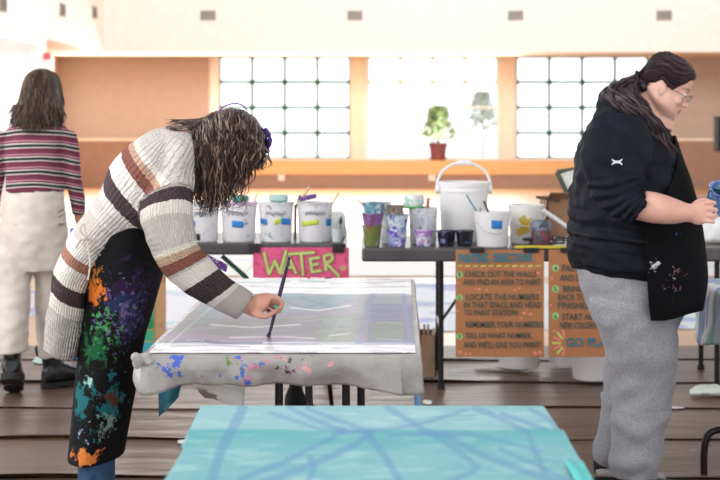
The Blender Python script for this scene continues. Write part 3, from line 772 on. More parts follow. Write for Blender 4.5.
# brown posters
DPo = YB-.012
def dots(im, L):
    for x, y, r in L: im.blob(x, y, r, r*.8, 'f08a78', .95)
def poster1(im):
    im.noise(30, 20, .1, 'a96f45', .5, .2, seed=1)
    for k in range(11): im.line([(458+k*7.8, 266+.0*k), (462+k*7.8, 265.7)], 1.4, 'b8cf6a' if k % 2 == 0 else 'e6d86a', .95)
    for k in range(9): im.line([(461+k*8.3, 268.4), (465+k*8.3, 268)], .8, 'e2766a', .8)
    dots(im, [(538, 273, 2), (479, 289, 2), (486.5, 290, 1.3), (475, 288.5, 1.5), (515, 290, 1.6), (519, 288, 1.4), (539, 292, 1.2), (524, 313, 2.2), (530.5, 314, 2), (521, 318, 1.4), (458, 311, 1.4), (497.5, 329.5, 1.3), (458, 283, 1.2),
              (460, 352, 2.2), (465.5, 354, 1.5), (470, 353.5, 1.4), (498, 352, 1.3), (535, 353, 2.5), (540, 352, 2.2)])
    for y in (274.5, 297.7, 336.5): im.blob(459.5, y, 3.6, 3.6, '9fdc8e', 1)
fn, pt = board('p', 455.5, 250, 544, 357, DPo, 'b97c50', '', poster1)
po1 = sheet('cardboard_poster', fn, 240, 280, pt, vcol_mat('sign_paint'), solid=.004)
tag(po1, 'brown cardboard poster headed PAINTING DIRECTIONS hung from the long bucket table', 'poster')
def poster2(im):
    im.noise(30, 20, .1, 'a96f45', .5, .2, seed=2)
    dots(im, [(568, 256, 1.6), (551.5, 278, 2), (551, 305, 1.6), (554, 331, 1.6), (600, 262, 1.6)])
    for y in (268, 289, 316): im.blob(555.5, y, 3.8, 4, '9fdc8e', 1)
    for a, c in zip(range(-75, 100, 25), itertools.cycle(['f08a78', 'c8e070'])):
        t = math.radians(a+180); im.line([(566+6*math.cos(t), 343+6*math.sin(t)), (566+13*math.cos(t), 343+13*math.sin(t))], 2, c, .95)
fn, pt = board('p', 548.5, 249.5, 625, 357, DPo+.004, 'b97c50', '', poster2)
po2 = sheet('cardboard_poster', fn, 200, 280, pt, vcol_mat('sign_paint'), solid=.004)
tag(po2, 'brown cardboard poster ending in GO PLAY, half hidden by the person in grey trousers', 'poster')
def write(lines, D, parent, mat, nm='lettering', bold=.0):
    for txt, x, y, hpx, wpx in lines:                          # x left, y baseline, cap height, width in pixels
        me = text_mesh(txt, 1.0, bold=bold); xs = [v.co.x for v in me.vertices]; ys = [v.co.y for v in me.vertices]
        sx = wpx*D/FPX/(max(xs)-min(xs)); sy = hpx*D/FPX/(max(ys)-min(ys)); b = P(x, y, D)
        for v in me.vertices:
            jx = .006*noise.noise((v.co.x*3, v.co.y*3, y)); jz = .03*noise.noise((v.co.x*.9, y, 1))
            v.co = V(b.x+(v.co.x-min(xs))*sx, D-.001-(v.co.z)*.5, b.z+(v.co.y-min(ys)+jz)*sy)
        me.materials.append(mat); o = bpy.data.objects.new(nm, me); link(o, parent)
m_ink = plain('teal_ink', '3f5a54', .6); m_head = plain('blue_ink', '1f8296', .6)
DT = DPo-.0035
write([('PAINTING', 458.5, 263, 9.5, 30), ('DIRECTIONS', 493, 262, 9, 39)], DT, po1, m_head, 'heading', .028)
write([('CHECK OUT THE WALLS', 464.5, 277, 6, 72), ('AND FIND AN AREA TO PAINT', 463, 285, 6, 78), ('LOCATE THE NUMBERS', 466, 300, 6.3, 73), ('IN THAT SPACE AND HEAD', 464, 308, 6.3, 77),
       ('TO PAINT STATION!', 464, 315.5, 6, 54), ('REMEMBER YOUR NUMBERS!', 466, 327.5, 6.3, 77), ('TELL US WHAT NUMBER,', 465, 339, 6.3, 67), ("AND WE'LL GIVE YOU PAINT!", 463.5, 348, 6.5, 77)], DT, po1, m_ink, bold=.012)
write([('1', 458.6, 276.6, 4.2, 1.6), ('2', 458.0, 299.8, 4.2, 2.8), ('3', 458.0, 338.6, 4.2, 2.8)], DT, po1, m_ink, 'numeral', .01)
write([('PAINT UNTIL', 562, 271.5, 7, 44), ('AND DRY', 560, 281, 6.5, 28), ('BRING YOUR', 563, 292, 6.5, 42), ('BACK TO', 558, 300.5, 6.5, 28), ('FINISHED', 558, 308.5, 6.5, 33),
       ('START AGAIN', 562, 320, 6.5, 44), ('NEW COLOR/NUMBER', 560, 328.5, 6.5, 56)], DT+.004, po2, m_ink, bold=.012)
write([('GO PLAY!', 566, 347, 9.5, 50)], DT+.004, po2, m_head, 'heading', .02)
write([('4', 554, 270.5, 4.6, 3), ('5', 554, 291.4, 4.6, 3), ('6', 554, 318.5, 4.6, 3)], DT+.004, po2, m_ink, 'numeral', .01)
for lb, x in (('black clip at the left top of the PAINTING DIRECTIONS poster', 477), ('black clip at the right top of the PAINTING DIRECTIONS poster', 531), ('black clip at the top left of the half-hidden poster', 568)):
    clip(lb, x, 250, DPo, 15, 5)
# colour swatch board left of the painting table
def swatch(im):
    im.noise(10, 14, .1, 'a88460', .6, .2, seed=5)
    for y0, y1, c in ((260, 276, '3f9a78'), (276, 282, 'b07850'), (283, 293, '8fd0b0'), (293, 304, 'a97a52'), (305, 319, '2e9a70'), (319, 329, '1f8a50'), (330, 341, '3fae80'), (342, 353, '3aa6b4')): im.rect(142, y0, 154 if y0 > 282 else 166, y1, c, 1)
    im.rect(154, 293, 156, 353, '8a6a48', .5)
fn, pt = board('p', 138, 249, 166, 355, YA-.02, 'c4996e', '', swatch)
po3 = sheet('swatch_board', fn, 60, 160, pt, vcol_mat('sign_paint'), solid=.004)
tag(po3, 'narrow cardboard board with green and blue colour swatches behind the black apron', 'poster')

# ================================================================ buckets, cups
def copy_tree(o, parent=None):
    c = o.copy(); COL.objects.link(c); c.parent = parent
    for ch in list(o.children): copy_tree(ch, c)
    return c
m_pail = lambda i: splatter('spattered_pail_%d' % i, 'e9e7ea', [('5a5a78', None, 0, 26, .60), ('4a7fc0', None, 0, 18, .655), ('7a8ab8', None, 0, 22, .64), ('d8a060', None, 0, 30, .68)], .35, base_var=.04)
PAILMAT = m_pail(0)
def rad_at(prof, z):
    for (r0, z0), (r1, z1) in zip(prof[:-1], prof[1:]):
        if z0 <= z <= z1 and z1 > z0: return r0+(r1-r0)*(z-z0)/(z1-z0)
    return prof[-1][0]
def patch(parent, c, r0, r1, h, z0, z1, a0, a1, mat, name='tape', jag=0):
    """a strip stuck round a tapered pail; angles in degrees, 270 faces the camera"""
    mb = MB(); R = lambda z: r0+(r1-r0)*z/h+.0015
    mb.grid(lambda u, v: V(c.x+R(z0+(z1-z0)*v)*math.cos(math.radians(a0+(a1-a0)*u)), c.y+R(z0+(z1-z0)*v)*math.sin(math.radians(a0+(a1-a0)*u)), c.z+z0+(z1-z0)*v+jag*(u-.5)), 10, 3)
    return mb.build(name, mat, parent, solid=.001)
def pail(px0, px1, ytop, ybase, tabley, label, mat=PAILMAT, handle=False, lid=None, lidname='lid', group='paint pails on the tables', name='paint_pail', cat='bucket', taper=.86, z=TZ):
    """base row ybase fixes only how high it stands; its distance is the table edge + its radius"""
    D = tabley; k = D/FPX; r1 = (px1-px0)/2*k; r0 = r1*taper; h = (ybase-ytop)*k
    c = V(((px0+px1)/2-CX)*k, D, z)
    o = thing(name, label, cat, c, group)
    MB().lathe([(.001, .002), (r0, .002), (r0+.002, .01), (r1*.97, h*.84), (r1, h*.84), (r1, h*.87), (r1*.97, h*.87), (r1*.975, h*.93), (r1, h*.93), (r1, h), (r1*.94, h), (r0*.94, .012), (.001, .012)], c, 28).build('body', mat, o)
    if handle:
        pts = [c+V(-r1*1.02, -.0, h*.86)]+[c+V(-r1*math.cos(t)*1.03, -.02-.06*math.sin(t), h*.86-.10*math.sin(t)*.8) for t in np.linspace(.2, PI-.2, 12)]+[c+V(r1*1.02, 0, h*.86)]
        pts = [V(p.x, c.y-abs(r1*math.sin(math.acos(max(-1, min(1, (p.x-c.x)/(r1*1.05))))))-.006, p.z) for p in pts]
        MB().tube(pts, .003, 6).build('handle', plain('wire_white', 'e8e4e4', .4), o)
    return o, c, r0, r1, h
m_btape = plain('blue_tape', '2f86d6', .6); m_ytape = plain('yellow_tape', 'c8d84a', .6)
DA = YA+.14
specs = [(188, 219.5, 'leftmost white paint pail with blue tape, half behind the dangling hair', [('b', 205, 242, .085, .115)]),
         (220.5, 257, 'white pail with one blue tape piece and teal lid on top, second from left', [('b', 252, 290, .08, .115)]),
         (258.5, 293.5, 'white paint pail with blue and yellow tape and a pale green lid on top', [('b', 205, 242, .095, .125), ('y', 268, 292, .10, .125), ('b', 292, 332, .093, .127)]),
         (297, 333, 'white paint pail with yellow tape and a purple lid on top, rightmost of the row', [('y', 222, 285, .09, .115), ('b', 312, 345, .085, .125)])]
rr = random.Random(3)
for i, (x0, x1, lb, tp) in enumerate(specs):
    o, c, r0, r1, h = pail(x0, x1, 206, 243, DA, lb, m_pail(i+1), group='paint pails on the left bucket table')
    MB().lathe([(r1*.99, h*.998), (r1*1.04, h*.998), (r1*1.04, h+.012), (.001, h+.016)], c, 28).build('lid', splatter('pail_lid_%d' % i, ('d0ccd4', 'd0a8c8', 'd8d4da', 'cfd2da')[i], [('6a4a8a', None, 0, 20, .6), ('4a9a8a', None, 0, 16, .62)], .4), o)
    for kk, a0, a1, z0, z1 in tp:
        patch(o, c, r0, r1, h, z0, z1, a0, a1, m_btape if kk == 'b' else m_ytape, 'tape', .012 if kk == 'y' else -.006)
    if i == 0: patch(o, c, r0, r1, h, .01, .045, 212, 262, plain('label_black', '2a2a2c', .5), 'label')
    mbw = MB()
    for r_ in range(9):                                        # illegible marker scrawl rows
        a = 238+r_*7.5; 
        p0 = V(c.x+(r1*.985+.003)*math.cos(math.radians(a)), c.y+(r1*.985+.003)*math.sin(math.radians(a)), c.z+h*.74+rr.uniform(-.006, .006))
        mbw.tube([p0, p0+V(.006, 0, .016), p0+V(.010, 0, -.004)], .0016, 4)
    mbw.build('marker_scrawl', plain('marker_ink', '3a4a6a', .6), o)
ZP = TZ+37*DA/FPX+.017
def disc_item(name, cat, label, px0, px1, py0, py1, D, col, z=None, tilt=0, group=None):
    k = D/FPX; r = (px1-px0)/2*k; h = (py1-py0)*k; c = V(((px0+px1)/2-CX)*k, D, z if z is not None else CZ-(py1-HY)*k)
    o = thing(name, label, cat, c, group); M = Matrix.Rotation(tilt, 3, 'Y')
    MB().lathe([(.001, 0), (r*.9, 0), (r, h*.25), (r, h*.8), (r*.93, h), (.001, h*.9)], c+V(0, 0, abs(math.sin(tilt))*r*.9), 24, axis=M).build('cap', col, o)
    MB().lathe([(r*1.0, h*.2), (r*1.06, h*.2), (r*1.06, h*.45), (r*1.0, h*.45)], c+V(0, 0, abs(math.sin(tilt))*r*.9), 24, axis=M).build('rim', col, o)
    return o
sp = lambda n, b, *s: splatter(n, b, [(c, None, 0, 25, t) for c, t in s], .4)
disc_item('paint_lid', 'loose_lid', 'teal painted lid upside down on the second pail', 232, 249, 196.5, 202, DA, sp('lid_teal', '4aa08c', ('1f6a5a', .55), ('c8e0d8', .62)), ZP, group='painted lids on the pails')  # painted lids lying loose on the pails
disc_item('paint_lid', 'loose_lid', 'pale green jar lid on the pail with blue and yellow tape', 269, 288, 196, 202, DA, sp('lid_pale', 'a8dcc4', ('5aa090', .6), ('e8f4ee', .6)), ZP, group='painted lids on the pails')
disc_item('paint_lid', 'loose_lid', 'purple tilted lid on the rightmost pail of the row', 300, 317, 200, 204.5, DA, sp('lid_purple', '6a4a94', ('3a2a5a', .55), ('b8a8d0', .65)), ZP, -.18, group='painted lids on the pails')
def stick(a, b, D, label, mat, cat='stick', name='wooden_stick', w_=.006, group='sticks and brushes in the pails', D2=None, bristle=None):
    A, B = P(*a, D), P(*b, D if D2 is None else D2); o = thing(name, label, cat, B if B.z < A.z else A, group)
    d = (B-A).normalized(); sd = V(d.z, 0, -d.x)
    MB().tube([A, B], w_, 8).build('handle' if bristle else 'shaft', mat, o)
    if bristle: 
        MB().tube([A+d*-.012, A+d*.02], w_*1.25, 8).build('ferrule', plain('ferrule_steel', 'a9a9ac', .3, .8), o)
        MB().tube([A-d*.012, A-d*.03, A-d*.055], [w_*1.5, w_*1.7, .001], 8).build('bristles', bristle, o)
    return o
m_wood = plain('pale_wood', 'eac49c', .6)
stick((309.5, 187), (299, 202), DA+.02, 'pale wooden stick leaning between the two rightmost pails', m_wood, w_=.008)
stick((339, 192), (332, 204), DA+.02, 'pale wooden stick on the right end of the pail row', m_wood, w_=.006)
stick((257, 194), (254, 204), DA+.02, 'short pale stick between the second and third pails', m_wood, w_=.005)
stick((300, 195), (295, 210), DA+.04, 'dark brush handle standing between the two rightmost pails', plain('dark_wood', '4a3a34', .5), w_=.006)
stick((295.5, 205), (295, 240), DA+.09, 'dark paint-crusted stick upright between the two rightmost pails', plain('dark_wood', '4a3a34', .5), w_=.007)
# white plastic bag and small jar at table's right end
c = P(338, 243, YA+.3)
rg = [S(330, 244, 346, 244, .06, YA+.3), S(328, 235, 347, 235, .08, YA+.3), S(331, 222, 346, 224, .07, YA+.3), S(333, 217, 344, 218, .04, YA+.3)]
for r_ in rg: r_['c'].z += (TZ+.002)-P(0, 244, YA+.3).z
o = fuse('plastic_bag', [loft(rg, 24, 4)], .008, plain('white_bag', 'f4f6f6', .4, var=.02), None, keep_uv=False, wrinkle=lambda p, u: .01*noise.noise(Vector(p)*22))
tag(o, 'white crumpled plastic bag at the right end of the left bucket table', 'bag')
def cup(px0, px1, ytop, ybase, D, label, mat, z=TZ, content=None, group='clear paint cups on the long table'):
    k = D/FPX; r1 = (px1-px0)/2*k; r0 = r1*.78; h = (ybase-ytop)*k; c = V(((px0+px1)/2-CX)*k, D, z)
    o = thing('paint_cup', label, 'cup', c, group)
    MB().lathe([(.001, .001), (r0, .001), (r1*.97, h*.93), (r1*1.03, h*.93), (r1*1.03, h), (r1*.93, h), (r0*.93, .006), (.001, .006)], c, 24).build('wall', mat, o)
    if content: MB().lathe([(.001, .007), (r0*.92, .007), (r1*.9, h*.7), (.001, h*.7)], c, 20).build('paint', content, o)
    return o
cup(331, 343, 230, 243.5, YA+.10, 'small clear cup holding a green brush at the right end of the left table', plain('clear_cup', 'd8e2e4', .15, var=.03))
stick((340, 226), (338, 241), YA+.10, 'dark green brush standing in the small clear cup', m_green, name='paintbrush', cat='brush', bristle=plain('green_bristle', '1f5a48', .7))
# long table
DB = YB+.12
o, c, r0, r1, h = pail(438, 489, 184, 243, YB+.42, 'big plain white bucket with its white handle raised on the long table', plain('white_bucket', 'f3f1f1', .35, var=.01), group=None, name='bucket')
hz = c.z+h*.9
arc = [V(c.x+r1*1.05*math.cos(t), c.y-.02, hz-.01+(23+4)*(YB+.42)/FPX*math.sin(t)**.8) for t in np.linspace(PI, 0, 25)]
MB().tube(arc, .0075, 8).build('handle', plain('white_bucket', ''), o)
MB().tube([arc[10], arc[12], arc[14]], .015, 10).build('grip', plain('white_bucket', ''), o)
for s_ in (-1, 1): MB().lathe([(.001, -.01), (.022, -.01), (.022, .01), (.001, .01)], (c.x+s_*r1*1.03, c.y-.02, hz-.01), 14, axis=Matrix.Rotation(PI/2, 3, 'Y')).build('handle_boss', plain('white_bucket', ''), o)
cm = lambda i, b, *s: splatter('cup_paint_%d' % i, b, [(cc, None, 0, 20, t) for cc, t in s], .22, base_var=.1)
cupL = [cm(0, '7c8a4a', ('8a5a4a', .53), ('b0a8b8', .58), ('4a6a3a', .6)), cm(1, '9a6aa8', ('6a4a6a', .5), ('d8c8e0', .56), ('4a8aa0', .6)), cm(2, '6aa0b4', ('c8dce0', .52), ('4a6a90', .56), ('e8e8ec', .6)),
        cm(3, '7aa0d0', ('d8e4f0', .52), ('5a4aa0', .56), ('e06a3a', .63)), cm(4, 'a8b4d8', ('6a5ac0', .52), ('e8e8f0', .55), ('e8703a', .64)), cm(5, 'b48ac8', ('e8e4f0', .5), ('4a5a90', .57), ('f08a4a', .64)),
        cm(6, '2a2c48', ('8a8ac0', .55), ('5ac0d0', .63), ('101018', .5)), cm(7, '1c1e2a', ('5a8ad0', .58), ('b090d0', .64))]
k = DB/FPX
cup(362, 382, 226, 247, DB, 'olive green paint cup at the bottom of the leftmost stack', cupL[0])
cup(361.5, 384, 215.5, 229, DB, 'purple smeared paint cup in the middle of the leftmost stack', cupL[1], z=TZ+19.5*k)
cup(362, 385, 205, 218, DB+.0, 'blue grey paint cup on top of the leftmost stack', cupL[2], z=TZ+31*k)
cup(386, 407.5, 231, 247, DB, 'blue and white paint cup at the bottom of the second stack', cupL[4])
cup(385.5, 409, 217, 234, DB, 'blue paint cup with an orange spot on top of the second stack', cupL[3], z=TZ+14.6*k)
cup(387, 404, 207, 217.5, DB+.0, 'brown-rimmed small cup topping the second stack', cm(8, '9a8a78', ('5a4a3a', .52), ('e0dcd8', .6)), z=TZ+30.4*k)
cup(414.5, 433, 231, 247, DB-.01, 'purple and white paint cup with an orange spot before the clear pail', cupL[5])
o, c, r0, r1, h = pail(408.5, 438, 207, 243, DB+.14, 'tall translucent pail smeared with blue and lilac paint behind the small cup', cm(9, 'c9cdd4', ('8a90c0', .56), ('5a6a90', .6), ('f0f0f0', .5), ('7ab0b8', .63)), group='paint pails on the long table')
o, c, r0, r1, h = pail(380, 404, 210, 243, DB+.16, 'translucent pail behind the two cup stacks', cm(10, 'd4d4d8', ('8ab0b8', .6), ('f0f0f0', .5), ('a890b8', .62)), group='paint pails on the long table')
disc_item('paint_lid', 'loose_lid', 'white and green lid stacked on the leftmost cups', 372, 391, 198, 206.5, DB+.14, sp('lid_wg', 'f0f2ee', ('4a9a6a', .56), ('d8c84a', .62)), TZ+34*k, group='lids above the long table cups')  # more loose lids, above the long table cups
disc_item('paint_lid', 'loose_lid', 'green lid lying beside the white one above the leftmost cups', 383, 400, 203, 206.5, DB+.2, sp('lid_g', '5aa078', ('2a6a4a', .56)), TZ+34*k, group='lids above the long table cups')
disc_item('paint_tub', 'tub', 'white and pale green tub upside down on the tall translucent pail', 403, 424, 196, 207, DB+.14, sp('tub_pale', 'e4f2ea', ('b0d8c8', .52), ('8fb8b0', .62)), TZ+38*k, group=None)
disc_item('paint_lid', 'loose_lid', 'bright green thin lid below the pale tub on the tall translucent pail', 403, 426, 207, 209, DB+.14, plain('bright_green', '2f9a4a', .4), TZ+36*k, group='lids above the long table cups')
stick((357.5, 200), (366, 208), DB+.02, 'pale stick leaning out of the leftmost cups', m_wood, w_=.005)
stick((428.5, 198), (427, 212), DB+.12, 'reddish stick standing in the tall translucent pail', plain('red_wood', 'c07a64', .5), w_=.009)
cup(436.5, 456, 232, 247.5, DB-.0, 'dark paint cup with lilac smears left of its twin before the big bucket', cupL[6], group='dark paint cups before the big bucket')
cup(455.5, 474, 232, 247.5, DB-.0, 'dark paint cup with a blue spot right of its twin before the big bucket', cupL[7], group='dark paint cups before the big bucket')
o, c, r0, r1, h = pail(474.5, 510, 212.5, 247.5, DB-.01, 'small white pail with a blue tape square on the long table', plain('white_pail', 'eeecee', .35, var=.02), handle=True, group='paint pails on the long table')
patch(o, c, r0, r1, h, .095, .138, 262, 300, m_btape, 'tape', -.004)
stick((466.5, 195), (478, 214), DB-.03, 'thin blue green brush leaning out of the small white pail', plain('teal_wood', '4a90a0', .4), name='paintbrush', cat='brush', w_=.004)
stick((484, 201), (489, 214), DB, 'short dark brush standing in the small white pail', plain('dark_wood', ''), name='paintbrush', cat='brush', w_=.006)
stick((480.5, 208), (480, 214), DB, 'very short grey stub in the small white pail', plain('grey_stub', '8a8a8c', .5), w_=.004)
o, c, r0, r1, h = pail(508, 545, 206.5, 245, DB+.16, 'white pail with yellow paint drips right of the small taped pail', splatter('yellow_drip_pail', 'ebe9e6', [('d8b83a', P(525, 224, DB+.07), .055, 18, .43), ('c8c4c8', None, 0, 20, .6)], .35, base_var=.03), handle=True, group='paint pails on the long table')
# dark jar
kd_ = (DB-.04)/FPX; c = V((541-CX)*kd_, DB-.04, TZ)
o = thing('paint_jar', 'dark glass-like jar with a red tint before the yellow-dripped pail', 'jar', c)
MB().lathe([(.001, .001), (.045, .001), (.05, .02), (.05, .075), (.046, .085), (.001, .085)], c, 24).build('jar_body', sp('jar_dark', '4a3a44', ('8a2a3a', .52), ('2a2a34', .55)), o)
MB().lathe([(.001, .085), (.053, .085), (.053, .125), (.045, .135), (.001, .135)], c, 24).build('jar_lid', sp('jar_lid', '5a5e6c', ('8a90a0', .6), ('2a2c38', .55)), o)
# cardboard box
c0 = P(546, 243, YB+.32); c1 = P(582, 243, YB+.32); dz = TZ+.001
o = thing('cardboard_box', 'brown cardboard box behind the dark jar with its flap open', 'box', V((c0.x+c1.x)/2, YB+.4, dz))
mcb = plain('box_brown', '9a7356', .7); x0, x1, yb0, yb1, hh = c0.x, c1.x+.05, YB+.28, YB+.58, .23
for nm, lo, hi in (('front_panel', (x0, yb0, dz), (x1, yb0+.006, dz+hh)), ('back_panel', (x0, yb1-.006, dz), (x1, yb1, dz+hh)), ('side_panel', (x0, yb0, dz), (x0+.006, yb1, dz+hh)), ('side_panel', (x1-.006, yb0, dz), (x1, yb1, dz+hh)), ('bottom_panel', (x0, yb0, dz), (x1, yb1, dz+.006))):
    MB().box(lo, hi).build(nm, mcb, o, smooth=False)
MB().poly([V(x0, yb0, dz+hh), V(x1, yb0, dz+hh), V(x1-.01, yb0-.06, dz+hh+.035), V(x0+.01, yb0-.06, dz+hh+.035)], (0, 0, .005)).build('flap', mcb, o, smooth=False)
stick((543, 210), (577, 234), YB+.12, 'white flat plastic strip leaning across the cardboard box', plain('white_strip', 'e8e6e8', .4), w_=.012, name='plastic_strip', cat='strip', group=None)
stick((536, 197), (560, 200.5), YB+.25, 'flat dark brush lying on top of the cardboard box', plain('dark_wood', ''), w_=.007, name='paintbrush', cat='brush')
rr = random.Random(8)
for i in range(26):
    x = 531+rr.random()*36; y = 236+rr.random()*7; a = rr.uniform(-.35, .35)
    D = YB+.06+rr.random()*.03; L = .055; p = V((x-CX)*D/FPX, D, TZ+.010+.012*(i % 4))
    o = thing('tube_of_paint' if False else 'palette_knife', ('small grey metal tool in the heap beside the jar on the long table'), 'tool', p, 'small metal tools heaped beside the dark jar')
    d = V(math.cos(a), math.sin(a)*.6, rr.uniform(-.08, .12)).normalized()
    MB().tube([p-d*L, p+d*.01], [.006, .005], 8).build('handle', plain('tool_dark', '3c3b40', .4), o)
    MB().tube([p+d*.01, p+d*.03, p+d*L], [.005, .009, .004], 6).build('blade', plain('tool_steel', 'cfcfd2', .4, .2), o)
y_ = plain('yellow_tray', 'd8c83a', .5, var=.1)
a, b = P(514, 246.5, YB+.03), P(577, 247, YB+.03)
o = thing('yellow_tray', 'flat yellow tray under the heap of metal tools at the table edge', 'tray', V((a.x+b.x)/2, YB+.05, TZ))
MB().box((a.x, YB-.01, TZ+.0), (b.x, YB+.022, TZ+.005)).build('base', y_, o, smooth=False); MB().box((a.x, YB-.014, TZ), (b.x, YB-.008, TZ+.014)).build('rim', y_, o, smooth=False)
stick((576.5, 200), (577, 246), YB+.05, 'upright yellow stick beside the dark hoodie', plain('yellow_stick', 'd8c030', .5), w_=.008, group=None)
# framed panel sticking up behind the hoodie
o = thing('framed_panel', 'leaning panel with dark rim and pale face behind the dark hoodie', 'panel', P(572, 195, YB+.62))
A = [P(557, 172, YB+.62), P(576, 168, YB+.62), P(602, 238, YB+.62), P(588, 238, YB+.62)]
MB().poly(A, (0, .012, 0)).build('face', plain('pale_face', 'e4e4dc', .5), o, smooth=False)
MB().tube([A[0], A[1]]+[A[2], A[3], A[0]], .013, 8).build('rim', plain('dark_rim', '5a5c50', .6), o)
# white items at the right end of the long table
rg = [S(700, 246, 730, 246, .08, YB+.3), S(702, 236, 735, 236, .1, YB+.3), S(706, 226, 733, 224, .08, YB+.3), S(712, 222, 728, 220, .04, YB+.3)]
for r_ in rg: r_['c'].z += TZ+.012-P(0, 246, YB+.3).z
o = fuse('plastic_bag', [loft(rg, 24, 4)], .008, plain('white_bag', ''), None, keep_uv=False, wrinkle=lambda p, u: .012*noise.noise(Vector(p)*18))
tag(o, 'white crumpled bag at the right picture edge on the long table', 'bag')
# pails under the long table
for x0, x1, yt, yb, D, lb in ((497, 541, 300, 364, 7.9, 'white pail on the floor under the PAINTING DIRECTIONS poster'), (548, 580, 300, 363, 7.95, 'white pail on the floor under the left edge of the half-hidden poster'),
                              (571, 612, 318, 376, 7.55, 'white pail on the floor nearest the grey trousers')):
    k2 = D/FPX; pail(x0, x1, yt, yb, D, lb, plain('white_bucket', ''), group='white pails on the floor under the long table', taper=.9, z=.025)
# brown cardboard box with odds and ends at the table leg
D = 7.6; a, b = P(420, 330, D), P(436, 330, D); hh = .245
o = thing('cardboard_box', 'worn brown box with bits poking out, on the floor left of the black table leg', 'box', V((a.x+b.x)/2, D+.1, 0))
mcb2 = plain('box_worn', '7f6654', .8, var=.25)
for nm, lo, hi in (('front_panel', (a.x, D, .025), (b.x, D+.006, hh)), ('back_panel', (a.x, D+.2, .025), (b.x, D+.206, hh)), ('side_panel', (a.x, D, .025), (a.x+.006, D+.2, hh)), ('side_panel', (b.x-.006, D, .025), (b.x, D+.2, hh)), ('bottom_panel', (a.x, D, .02), (b.x, D+.2, .026))):
    MB().box(lo, hi).build(nm, mcb2, o, smooth=False)
rr = random.Random(2)
for i in range(4):
    x = a.x+.015+rr.random()*(b.x-a.x-.03); tag(MB().tube([(x, D+.05+.03*i, .03), (x+rr.uniform(-.01, .01), D+.05+.03*i, hh+.03+.02*rr.random())], .007, 6).build('stick', plain(('bit_a', 'bit_b')[i % 2], ('c8b8a0', 'a88a70')[i % 2], .6)), 'short stick poking out of the worn brown box', 'stick', 'sticks in the worn brown box')
# right foreground table with painted plastic drape
XR0 = tx(700, 5.85)
folding_table(XR0+.02, XR0+.78, 3.9, 5.82, 'folding table at the right picture edge under a white and blue painted sheet', [((XR0+.22, 5.6), (XR0+.58, 5.6)), ((XR0+.22, 4.2), (XR0+.58, 4.2))], ztop=TZ-.006, legmat=plain('brown_black_metal', '2c2022', .3, .4))
MB().tube([V(tx(704, 5.6), 5.6, 0), V(tx(704, 5.6), 5.6, .09), V(tx(706, 5.6), 5.6, .145), V(tx(712, 5.6), 5.6, .178), V(XR0+.06, 5.6, .19), V(XR0+.22, 5.6, .195)], .014, 10, smoothn=6).build('bent_foot', plain('brown_black_metal', ''), bpy.data.objects['folding_table.004'])
def rdr(co):
    X, Y = co[..., 0], co[..., 1]; im = Img(X, Y, 'f2f2f4')
    im.rect(XR0+.0, 4.9, XR0+.9, 5.5, '9fcfd0', .9, .03); im.noise(.2, .3, .05, 'a8b8d8', .7, seed=4); im.noise(.06, .1, .22, '4a6ac0', .8, seed=5); im.noise(.08, .08, .28, '7ab8a0', .8, seed=6)
    return im.c
def rtop(u, v):
    # u<.3 hangs down the left side, the rest lies on the table
    y = 3.9+(5.88-3.9)*v
    if u < .3:
        t = 1-u/.3; h_ = .19+.03*math.sin(v*9)+.05*noise.noise((v*6, 0, 0)); return V(XR0-.012-.02*t*(1+math.sin(v*23))+.03*noise.noise((v*8, t*2, 1))*t, y, TZ+.003-h_*t)
    return V(XR0+(u-.3)/.7*.8, y, TZ+.004+.002*noise.noise((u*9, v*9, 2)))
o = sheet('painted_sheet', rtop, 70, 200, rdr, vcol_mat('poster_paint'), solid=.002); tag(o, 'white sheet with blue paint draped over the table at the right picture edge', 'painting')
c = V(tx(708, 7.15), 7.15, .012)
o = fuse('rag', [loft([dict(c=c+V(-.09, 0, .015), a=V(0, .03, 0), b=V(0, 0, .012), ex=2), dict(c=c+V(-.05, 0, .025), a=V(0, .06, 0), b=V(0, 0, .022), ex=2), dict(c=c+V(.04, 0, .028), a=V(0, .07, 0), b=V(0, 0, .025), ex=2), dict(c=c+V(.1, 0, .02), a=V(0, .05, 0), b=V(0, 0, .015), ex=2)], 20, 5)], .006, plain('pale_green_rag', 'e0e8dc', .7), None, keep_uv=False, wrinkle=lambda p, u: .006*noise.noise(Vector(p)*30))
tag(o, 'pale crumpled rag on the floor at the right picture edge', 'rag')
# things standing on the floor far left between the two people
c = V(tx(77, 8.9), 8.9, 0)
for (px0, px1, y0, y1, D, col, lb) in ((70, 80, 232, 262, 8.2, '2f6ac8', 'blue plastic bin seen between the striped arm and the cardigan'),):
    k2 = D/FPX; hz = (y1-y0)*k2
    pail(px0, px1+14, y0, HY+FPX*CZ/D, D, lb, plain('bin_blue', col, .4), group=None, name='bin', cat='bin', z=.02)
# ================================================================ people
def skin_mat(name, c, c2):
    q = N(name); f = q.noise(9, 4); base = q.ramp(f, [(.3, c), (.7, c2)])
    a = q.n('ShaderNodeAttribute', attribute_name='paint')
    q.col(q.mix(a.outputs['Alpha'], a.outputs['Color'], base)); q.set(.5, sss=.12); q.bump(q.noise(120, 2), .08, .002); return q.m
def hair_mat(name, c_dark, c_mid, c_lt):
    q = N(name); a = q.n('ShaderNodeAttribute', attribute_name='uvs'); sp_ = q.n('ShaderNodeSeparateXYZ'); q.l(a.outputs['Vector'], sp_.inputs[0])
    q.col(q.ramp(sp_.outputs[0], [(0, c_dark), (.6, c_mid), (1, c_lt)])); q.set(.42, spec=.45); 
    return q.m
def uvparts(q):
    a = q.n('ShaderNodeAttribute', attribute_name='uvs'); s_ = q.n('ShaderNodeSeparateXYZ'); q.l(a.outputs['Vector'], s_.inputs[0]); return s_.outputs[0], s_.outputs[1]

